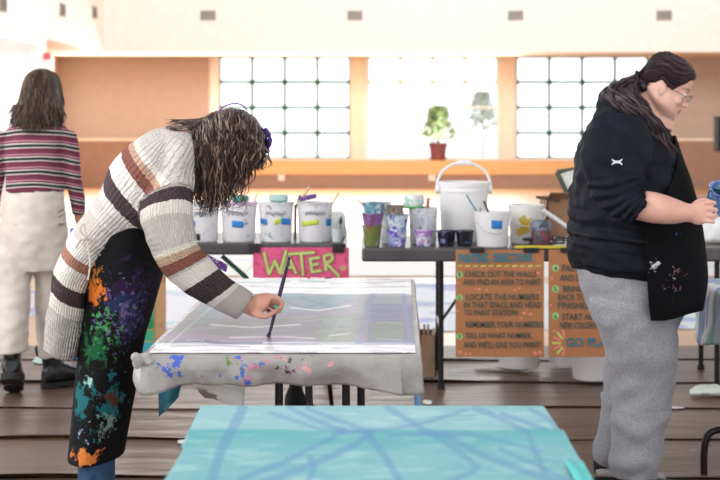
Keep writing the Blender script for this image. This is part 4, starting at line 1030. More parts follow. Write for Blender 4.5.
def head_parts(M, H, plump=0, n=36):
    """closed parts of a head in local units of H (x forward, z up from the chin), placed by matrix M"""
    T = [(-.025, .24, .08, .05), (.0, .31, .03, .12), (.04, .352, -.03, .175), (.12, .378, -.14, .245), (.2, .375, -.24, .275), (.28, .372, -.32, .29), (.36, .365, -.37, .30),
         (.44, .352, -.41, .305), (.51, .338, -.43, .305), (.57, .36, -.445, .315), (.64, .37, -.45, .325), (.72, .36, -.45, .325), (.80, .325, -.43, .305), (.88, .26, -.37, .26), (.94, .17, -.27, .19), (.98, .07, -.15, .1)]
    rings = []
    for z, xf, xb, w_ in T:
        pw = w_*(1+plump*max(0, 1-abs(z-.2)/.3))
        rings.append(dict(c=M@V((xf+xb)/2*H, 0, z*H), a=M.to_3x3()@V((xf-xb)/2*H, 0, 0), b=M.to_3x3()@V(0, pw*H, 0), ex=2.15))
    parts = [loft(rings, n, 3)]
    R3 = M.to_3x3()
    def el(c, r, rot=None):
        mb = MB(); mb.ball(M@(Vector(c)*H), tuple(x*H for x in r), 16, R3 @ (rot or Matrix.Identity(3))); parts.append((mb.v, mb.f, mb.uv))
    # nose
    nz = [(.555, .345, .035, .04), (.50, .37, .032, .05), (.43, .405, .036, .06), (.36, .44, .05, .065), (.325, .445, .06, .06), (.30, .42, .055, .045)]
    parts.append(loft([dict(c=M@V((x-.03)*H, 0, z*H), a=R3@V(d*H, 0, 0), b=R3@V(0, w_*H, 0), ex=2) for z, x, w_, d in nz], 16, 3))
    for s_ in (-1, 1):
        el((.395, s_*.05, .325), (.035, .03, .026)); el((.335, s_*.125, .585), (.04, .085, .028)); el((.27, s_*.17, .36), (.10, .10, .10))
        el((-.03, s_*.345, .43), (.07, .03, .10), Matrix.Rotation(-.2, 3, 'Y')); el((-.01, s_*.34, .355), (.042, .028, .045)); el((-.055, s_*.36, .45), (.03, .025, .09))
        el((.30, s_*.13, .505), (.06, .075, .045))
    el((.375, 0, .222), (.035, .09, .022)); el((.368, 0, .175), (.035, .08, .026)); el((.355, 0, .075), (.04, .07, .05))
    return parts
def head_paint(M, H, lips=(.68, .36, .34), brow=(.12, .08, .07)):
    Mi = M.inverted(); 
    def f(co, out):
        L = np.c_[co, np.ones(len(co))] @ np.array(Mi).T; L = L[:, :3]/H
        def put(mask, c, a=.0): 
            m = np.clip(mask, 0, 1)[:, None]; out[:] = out*(1-m)+np.array(c+(a,))*m
        near = (L[:, 0] > .2)
        put(near*np.clip(1.6-np.hypot(L[:, 1]/.085, (L[:, 2]-.20)/.045)*1.2, 0, 1)*.8, tuple(lin(lips)))
        for s_ in (-1, 1):
            put(near*np.clip(1.5-np.hypot((L[:, 1]-s_*.13)/.085, (L[:, 2]-.615+abs(abs(L[:, 1])-.13)*.2)/.018), 0, 1)*.8, tuple(lin(brow)))
            put(near*np.clip(1.4-np.hypot((L[:, 1]-s_*.135)/.07, (L[:, 2]-.492)/.012), 0, 1)*.85, tuple(lin((.1, .07, .07))))
            put(near*np.clip(1.4-np.hypot((L[:, 1]-s_*.028)/.018, (L[:, 2]-.297)/.012), 0, 1)*.8, tuple(lin((.25, .1, .1))))
        return out
    return f
def add_eyes(M, H, parent, iris='4a3020'):
    R3 = M.to_3x3()
    for s_ in (-1, 1):
        c = M@V(.315*H, s_*.135*H, .50*H)
        m = MB(); m.ball(c, .055*H, 14, R3); e = m.build('eye', plain('eye_white', 'e8e2de', .15, var=.01), parent)
        m = MB(); m.ball(c+R3@V(.045*H, 0, -.012*H), (.016*H, .026*H, .026*H), 12, R3); m.build('iris', plain('iris_'+iris, iris, .15), e)
def paint_of(fns):
    def f(co):
        out = np.tile(np.array([0.0, 0, 0, 1.0]), (len(co), 1))
        for g in fns: out = g(co, out)
        return out
    return f
def finger(pts, r, n=12):
    mb = MB(); mb.tube(pts, [r*1.02, r, r*.95, r*.88, r*.7][:len(pts)] if len(pts) <= 5 else r, n, smoothn=3)
    mb.ball(pts[-1], r*.72 if len(pts) >= 5 else r*.85, 10); mb.ball(pts[0], r, 10)
    return (mb.v, mb.f, mb.uv)
def limb(pts, radii, n=16, flat=1):
    mb = MB(); mb.tube(pts, list(radii), n, smoothn=4); mb.ball(pts[0], radii[0]*.98, 12); mb.ball(pts[-1], radii[-1]*.98, 12); return (mb.v, mb.f, mb.uv)

class Hair:
    def __init__(s, seed): s.mb = MB(); s.r = random.Random(seed)
    def lock(s, pts, r, n=5, wave=.0, wl=.05, sm=5, flat=1):
        pts = [Vector(p) for p in pts]; Q, _ = smooth_path(pts, [1]*len(pts), sm); rnd = s.r.random()
        ph = s.r.uniform(0, 6.28); ph2 = s.r.uniform(0, 6.28); L = 0; out = []
        for i, p in enumerate(Q):
            if i: L += (Q[i]-Q[i-1]).length
            t = i/(len(Q)-1); wv = wave*min(1, t*2)
            out.append(p+V(wv*math.sin(L/wl*6.28+ph), wv*math.cos(L/wl*6.28+ph2), wv*.3*math.sin(L/wl*4+ph2)))
        rr_ = [r*(.75+.4*math.sin(min(1, i/(len(Q)-1)*1.5)*PI/2))*(1-(i/(len(Q)-1))**3*.85) for i in range(len(Q))]
        n0 = len(s.mb.v); s.mb.tube(out, rr_, n); 
        for k in range(n0, len(s.mb.v)): s.mb.uv[k] = (rnd, 0)
    def build(s, name, mat, parent): return s.mb.build(name, mat, parent, uv=True)

def knit(name, bands, nrib=54, usc=40.0):
    q = N(name); u, v = uvparts(q); un = q.math('DIVIDE', u, usc)
    c = q.ramp(un, [(a/usc, cc) for a, cc in bands], 'CONSTANT')
    fz = q.noise(260, 2); c = q.mix(q.math('MULTIPLY', q.math('SUBTRACT', fz, .4), .25, clamp=True), c, 'fbf6f0')
    q.col(c); rib = q.math('SINE', q.math('MULTIPLY', v, 2*PI*nrib)); rows_ = q.math('SINE', q.math('MULTIPLY', u, 2*PI*5))
    h = q.math('ADD', rib, q.math('MULTIPLY', rows_, .25)); 
    dark = q.math('MULTIPLY', q.math('SUBTRACT', 0.0, rib), .13, clamp=True)
    c2 = q.mix(dark, c, q.mix(.5, c, '2a2624')); q.l(c2, q.b.inputs['Base Color'])
    q.bump(h, .8, .004); q.set(.9, spec=.15); return q.m

# ---------------------------------------------------------------- the painter
DPn = 4.56
person = thing('person', 'person in striped knit cardigan and painted black apron bending over the table with a brush', 'person', (tx(100, DPn), DPn, 0))
torso = [S(176, 126, 196, 146, .07, 4.52), S(160, 127, 191, 166, .15, 4.53), S(144, 134, 190, 190, .205, 4.55), S(128, 146, 180, 212, .21, 4.56), S(113, 165, 166, 230, .20, 4.56), S(101, 190, 150, 238, .19, 4.56),
         S(88, 213, 134, 243, .195, 4.57), S(74, 235, 112, 262, .205, 4.57), S(62, 262, 97, 288, .21, 4.57), S(55, 290, 91, 313, .17, 4.54), S(49, 318, 86, 338, .15, 4.53), S(45, 344, 81, 359, .14, 4.53)]
sleeve = [S(163, 129, 192, 134, .05, 4.44), S(165, 150, 195, 148, .065, 4.40), S(154, 178, 195, 170, .075, 4.39), S(139, 209, 194, 197, .08, 4.365), S(146, 235, 194, 224, .074, 4.35), S(155, 256, 196, 242, .07, 4.34),
          S(163, 273, 204, 254, .067, 4.335), S(180, 288, 216, 266, .062, 4.33), S(200, 301, 232, 279, .055, 4.33), S(221, 312, 245, 288, .048, 4.33), S(237, 319, 254, 294, .043, 4.33)]
def mir(rings, dD=.34, dx=0):
    out = []
    for r_ in rings:
        c = r_['c'].copy(); c.y += dD; out.append(dict(r_, c=c))
    return out
def push(rings, dD):
    return [dict(c=V(r_['c'].x*(r_['c'].y+dD)/r_['c'].y, r_['c'].y+dD, CZ+(r_['c'].z-CZ)*(r_['c'].y+dD)/r_['c'].y), a=r_['a'], b=r_['b'], ex=2) for r_ in rings]
far_sleeve = push(sleeve[:7], .36)
for k_, r_ in enumerate(far_sleeve): r_['c'].x -= .004*max(0, k_-3)
# the far arm hangs behind the near one and leans on the table edge
bands = [(0, 'd2cac5'), (2.15, 'e8e0d6'), (2.45, 'c9a189'), (2.8, '8a5348'), (3.2, 'f1ebe3'), (3.95, '4a393e'), (4.55, 'e9e2dc'), (4.9, 'dad3ce'), (5.4, 'e4deda'), (5.6, 'd6cec8'), (6.6, 'f6f0e8'), (7.15, 'b07a66'), (7.45, 'f3ede4'), (8.05, '453439'), (8.75, 'efe8de'), (9.1, 'cfc8c2'),
         (19, 'd0c8c2'), (22.75, '45353a'), (23.2, 'f0e9df'), (23.6, 'd2cac4'), (24.75, 'ece4d2'), (25.15, 'c6a58c'), (25.55, '8c5243'), (26.15, 'cfc8c2'), (26.4, 'efe8de'), (27.15, '3d2d30'), (28.15, 'ece5dc'), (28.5, 'cabfb6')]
m_knit = knit('striped_knit', bands)
def wr(a1, s1, a2=0, s2=1):
    return lambda p, uv: a1*noise.noise(Vector((p[0]*s1, p[1]*s1, p[2]*s1*.6)))+a2*noise.noise(Vector(p)*s2)
hang_cap = torso[-1]
tv_, tf_, tuv_ = loft(torso, 48, 8); kdt = KDTree(len(tv_))
for i_, p_ in enumerate(tv_): kdt.insert(p_, i_)
kdt.balance()
def yoke(p, uv):
    if uv[0] < 19: return uv
    u, v = uv[0], uv[1] % 1.0
    u += .42*max(0, -math.sin(2*PI*v))*max(0, min(1, (24.6-u)/1.2))*max(0, min(1, u-21.2))
    if u < 22.74:
        s0 = s1 = sw_ = 0
        hits = kdt.find_n(Vector(p), 5); v0 = tuv_[hits[0][1]][1]
        for _, k, d in hits:
            a, b = tuv_[k]
            if b-v0 > .5: b -= 1
            if b-v0 < -.5: b += 1
            q_ = 1/(d+.01); s0 += a*q_; s1 += b*q_; sw_ += q_
        return (s0/sw_, s1/sw_, 0)
    return (max(u, 22.76), uv[1], 0)
sw = fuse('cardigan', [loft(torso, 48, 8), loft(sleeve, 40, 8, u0=20), loft(far_sleeve, 32, 5, u0=20)], .0065, m_knit, person, 5, wrinkle=wr(.012, 9, .004, 26), remap=yoke)
# collar band and knotted apron strings at the back
# body under the clothes: torso, legs, arms, neck, head, hands
HM = Matrix.Translation(P(247, 160, 4.49)) @ Matrix(((.55, 0, .835, 0), (0, 1, 0, 0), (-.835, 0, .55, 0), (0, 0, 0, 1)))
HH = .212
# shift so that the head's middle is at the wanted pixel
ctr_local = V(0, 0, .5*HH); want = P(227, 147, 4.49); HM.translation = want-HM.to_3x3()@ctr_local
parts = [loft(torso[:7], 32, 5, scale=.8), loft([S(88, 232, 150, 238, .15, 4.57), S(85, 262, 152, 262, .165, 4.57), S(84, 290, 146, 290, .165, 4.57)], 32, 5)]
parts += head_parts(HM, HH)
nb = P(188, 142, 4.52); parts.append(limb([nb, (nb+want)/2, want+V(-.02, 0, -.0)], [.062, .058, .06]))
zf = lambda D: HY+FPX*CZ/D
near_leg = [S(92, 262, 146, 262, .085, 4.49), S(88, 330, 128, 335, .075, 4.49), S(82, 400, 120, 402, .064, 4.49), S(78, 455, 115, 456, .062, 4.49), S(82, 520, 114, 520, .05, 4.47), S(84, zf(4.47)-12, 110, zf(4.47)-12, .045, 4.47)]
far_leg = [S(94, 262, 152, 262, .085, 4.68), S(92, 330, 128, 335, .078, 4.66), S(87, 400, 120, 402, .064, 4.66), S(84, 455, 114, 456, .062, 4.66), S(88, 510, 115, 510, .05, 4.68), S(96, zf(4.68)-12, 118, zf(4.68)-12, .045, 4.68)]
parts += [loft(near_leg, 24, 5, scale=.85), loft(far_leg, 24, 5, scale=.85), loft(sleeve, 24, 5, scale=.72), loft(far_sleeve, 24, 5, scale=.72)]
# near hand gripping the brush
h = lambda x, y, dd=0: P(x, y, 4.33+dd)
parts.append(loft([S(240, 311, 250, 298, .024, 4.33), S(247, 314.5, 256, 294.5, .022, 4.33), S(254, 317, 263, 293, .027, 4.325), S(262, 313, 269, 293, .030, 4.32), S(268, 308, 273, 295, .027, 4.32)], 24, 5))
parts.append(finger([h(266, 297, -.020), h(274, 297, -.028), h(281, 300.5, -.026), h(281.5, 306, -.02), h(276, 309.5, -.014)], .0088))
parts.append(finger([h(265, 300, -.002), h(273, 301, -.002), h(280.5, 305, -.002), h(279, 311, -.004), h(273, 313, -.006)], .0090))
parts.append(finger([h(263, 304, .018), h(270, 305, .022), h(276.5, 309, .02), h(274, 314, .014), h(268, 315, .008)], .0086))
parts.append(finger([h(260, 307, .034), h(266, 309, .038), h(271, 312.5, .034), h(268, 316.5, .026), h(263, 317, .02)], .0078))
parts.append(finger([h(253, 312, -.024), h(258, 315, -.032), h(264, 316.5, -.034), h(270, 314.5, -.028), h(274, 312, -.022)], .0096))
# far hand resting by the table edge
Ryh = Matrix.Rotation(math.radians(27), 3, 'Y'); fe = far_sleeve[6]['c']; parts.append(limb([fe, fe+Ryh@V(.015, 0, 0), fe+Ryh@V(.03, 0, 0)], [.04, .032, .03]))
hx = fe+Ryh@V(.04, 0, 0)
parts.append(loft([dict(c=hx, a=V(0, .03, 0), b=Ryh@V(0, 0, .018), ex=2.5), dict(c=hx+Ryh@V(.045, 0, 0), a=V(0, .042, 0), b=Ryh@V(0, 0, .015), ex=2.5), dict(c=hx+Ryh@V(.09, 0, -.002), a=V(0, .038, 0), b=V(0, 0, .013), ex=2.5)], 16, 4))
for k in range(4):
    L = (.06, .07, .066, .05)[k]; b0 = hx+Ryh@V(.085, -.028+.019*k, -.004); parts.append(finger([b0, b0+Ryh@V(L*.4, 0, .002), b0+Ryh@V(L*.75, 0, -.006), b0+Ryh@V(L, 0, -.014)], .0085))
parts.append(finger([hx+Ryh@V(.02, -.03, 0), hx+Ryh@V(.05, -.055, -.002), hx+Ryh@V(.075, -.06, -.008)], .0095))
# feet inside the shoes
for px, D in ((97, 4.47), (107, 4.68)):
    f0 = P(px, zf(D)-12, D); parts.append(limb([f0, f0+V(.02, 0, -.05), f0+V(.12, 0, -.065)], [.038, .036, .028]))
body = fuse('body', parts, .0042, skin_mat('skin_painter', 'c48a72', 'd3a08a'), person, 3, color=paint_of([head_paint(HM, HH)]), keep_uv=False)
add_eyes(HM, HH, person)
# ring
mb = MB(); mb.ball(h(276, 306.5, -.016), (.008, .006, .006), 10); mb.build('finger_ring', plain('green_ring', '58b8a0', .25), person)
# jeans
m_jean = N('blue_jeans'); f = m_jean.noise(30, 4); m_jean.col(m_jean.ramp(f, [(.3, '24405e'), (.7, '3a5f86')])); m_jean.set(.8); m_jean.bump(m_jean.noise(300, 1), .3, .002); m_jean = m_jean.m
jl = [loft([S(88, 240, 152, 240, .16, 4.57), S(86, 262, 153, 262, .17, 4.57), S(86, 292, 148, 292, .168, 4.57), S(86, 310, 144, 310, .14, 4.57)], 32, 5), loft(near_leg, 28, 6), loft(far_leg, 28, 6)]
fuse('jeans', jl, .0075, m_jean, person, 4, wrinkle=wr(.008, 12, .004, 30), keep_uv=False)
def shoe(parent, c, L, W, Hh, ang, mat, sole, name='shoe', lift=0, zup=0):
    """c = heel centre on the floor"""
    M = Matrix.Translation(c) @ Matrix.Rotation(ang, 4, 'Z') @ Matrix.Rotation(lift, 4, 'Y'); R3 = M.to_3x3(); k = []
    for x, w_, hh in ((-.02, .6, .75), (.06, .85, 1.0), (.2, .9, .98), (.4, .85, .75), (.6, 1.0, .58), (.8, .98, .5), (.93, .8, .42), (1.0, .45, .28)):
        k.append(dict(c=M@V(x*L, 0, .022+hh*Hh/2), a=R3@V(0, w_*W/2, 0), b=R3@V(0, 0, hh*Hh/2), ex=2.4))
    s_ = fuse(name, [loft(k, 24, 4)], .006, mat, parent, 2, keep_uv=False)
    mb = MB(); vs = []
    for z in (0.0, .024):
        for i in range(28):
            t = 2*PI*i/28; x = .5+.52*math.cos(t); w_ = (.5+.06*math.cos(t)-.08*math.cos(2*t)*0)*(1-.25*math.exp(-((x-.4)*5)**2)); vs.append(M@V(x*L, math.sin(t)*W*w_, z))
    mb.rings([vs[:28], vs[28:]]); mb.build('sole', sole, s_, smooth=False, bevel=.003); return s_
m_sole = plain('sole_black', '1d1c1d', .7)
for px, D in ((90, 4.47), (99, 4.68)): shoe(person, P(px, zf(D), D)+V(-.02, 0, 0), .26, .095, .08, 0, plain('dark_shoe', '2c2a2e', .5), m_sole)
# apron
m_apron1 = splatter('painted_apron', '111013', [('2c1a3c', P(142, 300, 4.4), 0.144, 16, 0.46), ('d9762a', P(97, 292, 4.4), 0.040, 24, 0.38), ('d9803a', P(88, 455, 4.4), 0.036, 24, 0.35), ('1a5f3a', P(96, 350, 4.4), 0.063, 21, 0.43), ('267a46', P(110, 335, 4.4), 0.032, 24, 0.40),
        ('1f6a70', P(98, 405, 4.4), 0.126, 18, 0.48), ('2a2f52', P(120, 315, 4.4), 0.135, 15, 0.49), ('a8d0cc', P(94, 381, 4.4), 0.020, 36, 0.34), ('7f9a92', P(108, 424, 4.4), 0.045, 54, 0.45), ('8f9ac0', P(88, 436, 4.4), 0.027, 30, 0.40), ('b8743a', P(98, 272, 4.4), 0.023, 39, 0.38),
        ('c9c0b0', P(104, 250, 4.4), 0.027, 60, 0.46), ('5a3a30', P(112, 398, 4.4), 0.045, 22, 0.47), ('b0a890', None, 0, 55, .71), ('6a4a7a', None, 0, 40, .69), ('2a7a78', None, 0, 45, .70), ('4a9a5a', P(104, 330, 4.35), .2, 50, .58), ('6a5a88', P(132, 320, 4.35), .2, 60, .56)], .85, spec=.2)
ap = [S(98, 216, 160, 222, .165, 4.56), S(93, 236, 162, 240, .19, 4.56), S(90, 262, 163, 266, .20, 4.56), S(87, 300, 154, 302, .20, 4.56), S(83, 334, 144, 336, .195, 4.56), S(79, 372, 138, 373, .19, 4.56), S(75, 411, 131, 411, .19, 4.56), S(71, 454, 124, 451, .19, 4.56)]
def apron_sheet(rings, amax, name, mat, parent, n=70, m=90, off=.0, wob=.01, skew=0):
    g = lambda L, k: L[min(max(k, 0), len(L)-1)]
    def fn(u, v):
        s_ = v*(len(rings)-1); i = min(int(s_), len(rings)-2); t = s_-i; q = [g(rings, i+k) for k in (-1, 0, 1, 2)]
        c, a, b = (cr(*[z[k] for z in q], t) for k in ('c', 'a', 'b')); th = -amax+(2*amax)*u+skew
        k2 = 1+wob*(math.sin(th*5+v*3)+noise.noise((th*1.5, v*5, 1))*1.5)*(.3+v)/b.length*.12*3
        return c+(a*math.cos(th)+b*math.sin(th))*k2
    mb = MB(); mb.grid(fn, n, m); o = mb.build(name, mat, parent, solid=.003); return o
apron_sheet(ap, math.radians(168), 'apron', m_apron1, person)
# apron strings at the back waist
mb = MB(); k0 = P(83, 236, 4.36)
mb.tube([P(94, 240, 4.37), P(86, 238, 4.35), P(80, 240, 4.35), P(76, 248, 4.36)], .0035, 6, smoothn=4); mb.tube([P(86, 238, 4.35), P(80, 230, 4.34), P(84, 224, 4.345), P(86, 236, 4.34)], .003, 6, smoothn=4)
mb.tube([P(86, 238, 4.35), P(90, 262, 4.345), P(88, 280, 4.35)], .0028, 6, smoothn=4); mb.ball(P(85, 238, 4.35), .010, 10)
mb.build('apron_string', plain('string_cream', 'd9d0c4', .8), person)
# purple things at the forehead: a dark hair ornament and thin band on top
mb = MB(); rr = random.Random(6); c = P(263, 141, 4.47)
for i in range(26):
    a = rr.uniform(0, 6.28); p = c+V(rr.uniform(-.02, .022), rr.uniform(-.03, .03), rr.uniform(-.032, .032)); mb.ball(p, (.012, .012, .009), 8, Matrix.Rotation(a, 3, 'Y'))
orn = fuse('hair_ornament', [(mb.v, mb.f, mb.uv)], .0035, splatter('ornament_dark', '1e1430', [('5a3a8a', None, 0, 40, .58)], .4), person, 1, keep_uv=False)
mb = MB()
for k in range(3): mb.tube([P(259+2*k, 137-k, 4.45+.02*k), P(266+k, 128+3*k, 4.44+.02*k), P(271-k, 140+4*k, 4.45), P(268-k, 151, 4.46)], .0025, 6, smoothn=4)
mb.build('ornament_trim', plain('purple_trim', '6a3aa8', .4), orn)
MB().tube([P(218, 112, 4.44), P(225, 106, 4.44), P(234, 103.5, 4.45), P(242, 105, 4.46), P(247, 110, 4.47)], .0022, 6, smoothn=4).build('hair_band', plain('purple_trim', ''), person)
# hair
Hh_ = Hair(21); R = Hh_.r
root_line = [(190, 125), (202, 117), (216, 109.5), (231, 106.5), (245, 109), (256, 117), (264, 129)]
def on_line(L, t):
    s_ = t*(len(L)-1); i = min(int(s_), len(L)-2); f = s_-i; return (L[i][0]*(1-f)+L[i+1][0]*f, L[i][1]*(1-f)+L[i+1][1]*f)
ends = [(192, 196), (204, 212), (216, 212), (228, 200), (240, 190), (250, 176), (259, 158)]
R3h = HM.to_3x3()
def drape_root(M, H, phi, side, lat):
    """point on the cap: phi runs from the brow over the crown to the nape, lat 0..1 from the parting down the side"""
    a = lat*PI/2; return M@(V(-.03+.485*math.cos(phi)*math.cos(a), side*.385*math.sin(a), .68+.405*math.sin(phi)*math.cos(a))*H)
for side, cnt in ((-1, 1150), (1, 320)):
    for i in range(cnt):
        t = R.random(); x0, y0 = on_line(root_line, t); x2, y2 = on_line(ends, min(1, max(0, t+R.gauss(0, .06))))
        x2 += R.gauss(0, 4); y2 = y0+(y2-y0)*(R.uniform(.45, 1.0) if i % 4 else R.uniform(.85, 1.06))
        if t > .75 and R.random() < .5: y2 = y0+(y2-y0)*R.uniform(.3, .9)
        lay = R.random()*.02; st = R.random()**2*.35; y0 += 1+R.random()*2
        e = .088+lay; Dm = 4.49+side*e
        q0 = P(x0, y0+st*16, 4.49+side*(.012+st*.09)); q1 = P(x0*.9+x2*.1, y0+5+st*14, 4.49+side*(e*.62+st*.02)); q2 = P(x0*.75+x2*.25, y0+17+R.random()*3, 4.49+side*e*.97)
        q3 = P(x0*.5+x2*.5+R.gauss(0, 1.5), y0+max(26, (y2-y0)*.5), Dm); q4 = P(x2*.85+x0*.15+R.gauss(0, 2), y0+max(34, (y2-y0)*.75), 4.49+side*e*.9); q5 = P(x2, max(y2, y0+40), 4.49+side*e*.75)
        Hh_.lock([q0, q1, q2, q3, q4, q5], R.uniform(.0015, .0034), 4, wave=R.uniform(.001, .006), wl=R.uniform(.05, .10), sm=6)
for i in range(46):                                             # strands pulled over the shoulder blade and loose tips
    y = R.uniform(120, 130); Hh_.lock([P(218+R.uniform(-6, 6), 112+R.random()*6, 4.45), P(200, 119+R.random()*8, 4.44), P(186+R.uniform(-4, 4), y, 4.44), P(172+R.uniform(-8, 10), y+R.uniform(-1, 4), 4.45)], R.uniform(.002, .005), 5, wave=.003, wl=.07)
for i in range(60):
    x = R.uniform(194, 250); y = R.uniform(175, 195); Hh_.lock([P(x, y-40, 4.42), P(x+R.gauss(0, 4), y-10, 4.40), P(x+R.gauss(0, 6), y+14, 4.41), P(x+R.gauss(0, 8), min(214, y+R.uniform(15, 30)), 4.42)], .0014, 4, wave=.008, wl=.05)
fuse_cap = []
mb = MB(); mb.ball(HM@V(-.03*HH, 0, .68*HH), (.47*HH, .37*HH, .39*HH), 24, HM.to_3x3())
n0 = len(Hh_.mb.v); Hh_.mb.add(mb.v, mb.f, [(.2, 0)]*len(mb.v))
Hh_.build('hair', hair_mat('hair_painter', '1c1413', '3a2a26', '8f7868'), person)
# the brush: its own thing
A, B, T = P(289.5, 257, 4.33), P(270, 332, 4.33), P(268, 341.5, 4.33)
T = V(T.x, T.y, max(T.z, TZ+.009))
o = thing('paintbrush', 'long dark purple brush held over the lilac painting', 'brush', T)
MB().tube([A, A*.6+B*.4, B], [.004, .0065, .0048], 10).build('handle', splatter('brush_purple', '2c1838', [('6a4a7a', None, 0, 60, .6), ('a890b0', None, 0, 90, .68)], .4), o)
MB().tube([B, B*.3+T*.7], [.0055, .006], 10).build('ferrule', plain('ferrule_dark', '3a2a4a', .3, .6), o)
MB().tube([B*.3+T*.7, B*.15+T*.85, T], [.006, .009, .003], 10).build('bristles', plain('bristle_wet', '5a2a5a', .4), o)
# phone-like purple tip sticking out behind the sleeve
o = thing('paint_tube', 'purple and white flattened tube sticking out behind the cardigan sleeve', 'tube', P(217, 265, 4.75))
MB().poly([P(203, 256, 4.75), P(208, 255, 4.75), P(228, 265, 4.75), P(226, 272, 4.75), P(214, 268, 4.75)], (0, .012, 0)).build('tube_body', splatter('tube_purple', '6a3a98', [('e8e0f0', None, 0, 60, .56)], .4), o, smooth=False)
MB().tube([P(200, 254, 4.752), P(207, 254.5, 4.752)], .006, 8).build('tube_cap', plain('cap_red', '7a3a3a', .4), o)

# ---------------------------------------------------------------- person in black hoodie
DR = 5.45
pr = thing('person', 'person in black hoodie, grey sweatpants and glasses, looking down at a held cup', 'person', (tx(635, DR), DR, 0))
ht = [S(624, 100, 668, 128, .09, 5.45), S(602, 106, 670, 138, .17, 5.45), S(588, 124, 676, 154, .235, 5.45), S(578, 148, 683, 178, .25, 5.45), S(572, 175, 689, 200, .255, 5.45), S(570.5, 205, 693, 222, .26, 5.45),
      S(568.5, 235, 695, 243, .265, 5.45), S(569, 257, 697, 262, .265, 5.45), S(572, 265, 697, 273, .25, 5.45), S(573.5, 268, 696, 276, .245, 5.45)]
hs = [S(604, 108, 642, 118, .06, 5.24), S(586, 128, 650, 138, .09, 5.20), S(581, 155, 650, 158, .092, 5.18), S(586, 180, 648, 172, .092, 5.17), S(594, 198, 647, 178, .09, 5.16), S(606, 212, 646, 182, .085, 5.14), S(620, 222, 648, 185, .080, 5.12), S(633, 225, 648, 186, .073, 5.10)]
hsf = push(hs, .54)
q = N('black_hoodie_cloth'); f = q.noise(14, 4); q.col(q.ramp(f, [(.3, '0d101a'), (.7, '171b27')])); q.set(.7, spec=.2); q.bump(q.noise(220, 1), .15, .001); m_hood = q.m
def hw(p, uv):
    x, y, z = p; a = .014*noise.noise((x*7, y*7, z*9))+.011*noise.noise((x*16+z*10, y*16, z*24))
    if uv is not None and uv[0] >= 19 and uv[0] > 23.0: a += .0055*math.sin(uv[0]*9.5+3*noise.noise((x*8, y*8, z*8)))
    if uv is not None and 5 < uv[0] < 6.3: a += .006*math.sin(uv[0]*11+4*noise.noise((x*5, y*5, z*5)))
    if uv is not None and 7.55 < uv[0] < 7.7: a -= .006
    return a
hood_rings = [S(600, 112, 622, 120, .12, 5.45), S(597, 100, 628, 108, .14, 5.45), S(602, 92, 640, 102, .125, 5.45), S(612, 90, 648, 104, .09, 5.45)]
fuse('hoodie', [loft(ht, 56, 8), loft(hs, 40, 8, u0=20), loft(hsf, 32, 6, u0=20), loft(hood_rings, 36, 6, u0=1)], .0075, m_hood, pr, 4, wrinkle=hw)
# emblem on the sleeve: two crossing arcs
def arc(cx, cy, rx, ry, t0, t1, n=14): return [(cx+rx*math.cos(math.radians(t0+(t1-t0)*i/n)), cy+ry*math.sin(math.radians(t0+(t1-t0)*i/n))) for i in range(n+1)]
tree_ = None
def emblem(parent, cx, cy, D):
    mb = MB()
    def strip(pts, w_):
        for i in range(len(pts)-1):
            a, b = P(*pts[i], D), P(*pts[i+1], D); d = (b-a).normalized(); nn = V(d.z, 0, -d.x)
            t0 = w_*(.45+.55*math.sin(PI*i/(len(pts)-1))) ; t1 = w_*(.45+.55*math.sin(PI*(i+1)/(len(pts)-1)))
            mb.add([a-nn*t0, a+nn*t0, b+nn*t1, b-nn*t1], [(0, 1, 2, 3)])
    strip(arc(cx, cy-3.6, 5.3, 3.3, 10, 170), .0034); strip(arc(cx, cy+3.6, 5.3, 3.3, 190, 350), .0034)
    return mb
bvh = None
from mathutils.bvhtree import BVHTree
def project_to(mb, objs, off=.0015):
    """lay a flat decal on the nearest surface in front of it (moved straight along depth)"""
    vs = []; 
    trees = [BVHTree.FromPolygons([v.co.copy() for v in o.data.vertices], [tuple(p.vertices) for p in o.data.polygons]) for o in objs]
    for v in mb.v:
        best = None
        for t in trees:
            hit = t.ray_cast(Vector((v[0], v[1]-1.2, v[2])), Vector((0, 1, 0)))
            if hit[0] is not None and (best is None or hit[0].y < best): best = hit[0].y
        vs.append((v[0], (best if best is not None else v[1])-off, v[2]))
    mb.v = vs; return mb
hood_o = [o for o in bpy.data.objects if o.name.startswith('hoodie')][0]
project_to(emblem(pr, 617.3, 162, 5.08), [hood_o], .003).build('emblem', plain('emblem_white', 'f2f2f4', .5), hood_o, smooth=False, solid=.001)
# body
d3 = lambda a: math.radians(a)
ax = Matrix.Rotation(d3(38), 4, 'Y') @ Matrix.Rotation(0, 4, 'Z')
HMr = Matrix.Rotation(d3(-20), 4, 'Z') @ Matrix.Rotation(d3(29), 4, 'Y'); HR = .215
HMr.translation = P(654.5, 111, 5.42)
parts = [loft(ht, 32, 5, scale=.82)]+head_parts(HMr, HR, plump=.22)
nb = P(642, 128, 5.45); parts.append(limb([nb, P(648, 112, 5.45), P(655, 98, 5.45)], [.085, .078, .075], 20))
parts.append(loft([S(652, 104, 674, 112, .06, 5.45), S(646, 112, 673, 120, .075, 5.45), S(640, 120, 672, 132, .08, 5.45)], 24, 5))   # full chin and throat
parts += [loft(hs[1:], 24, 5, scale=.72), loft(hsf[1:], 24, 5, scale=.72)]
fa = [S(625, 214, 639, 192, .045, 5.12), S(637, 220, 648, 191, .055, 5.10), S(655, 223.5, 663, 194, .055, 5.08), S(674, 224, 678, 199.5, .045, 5.07), S(686, 222, 688.5, 203.5, .033, 5.06), S(692, 223, 694, 203, .03, 5.06)]
parts.append(loft(fa, 28, 5))
g = lambda x, y, dd=0: P(x, y, 5.06+dd)
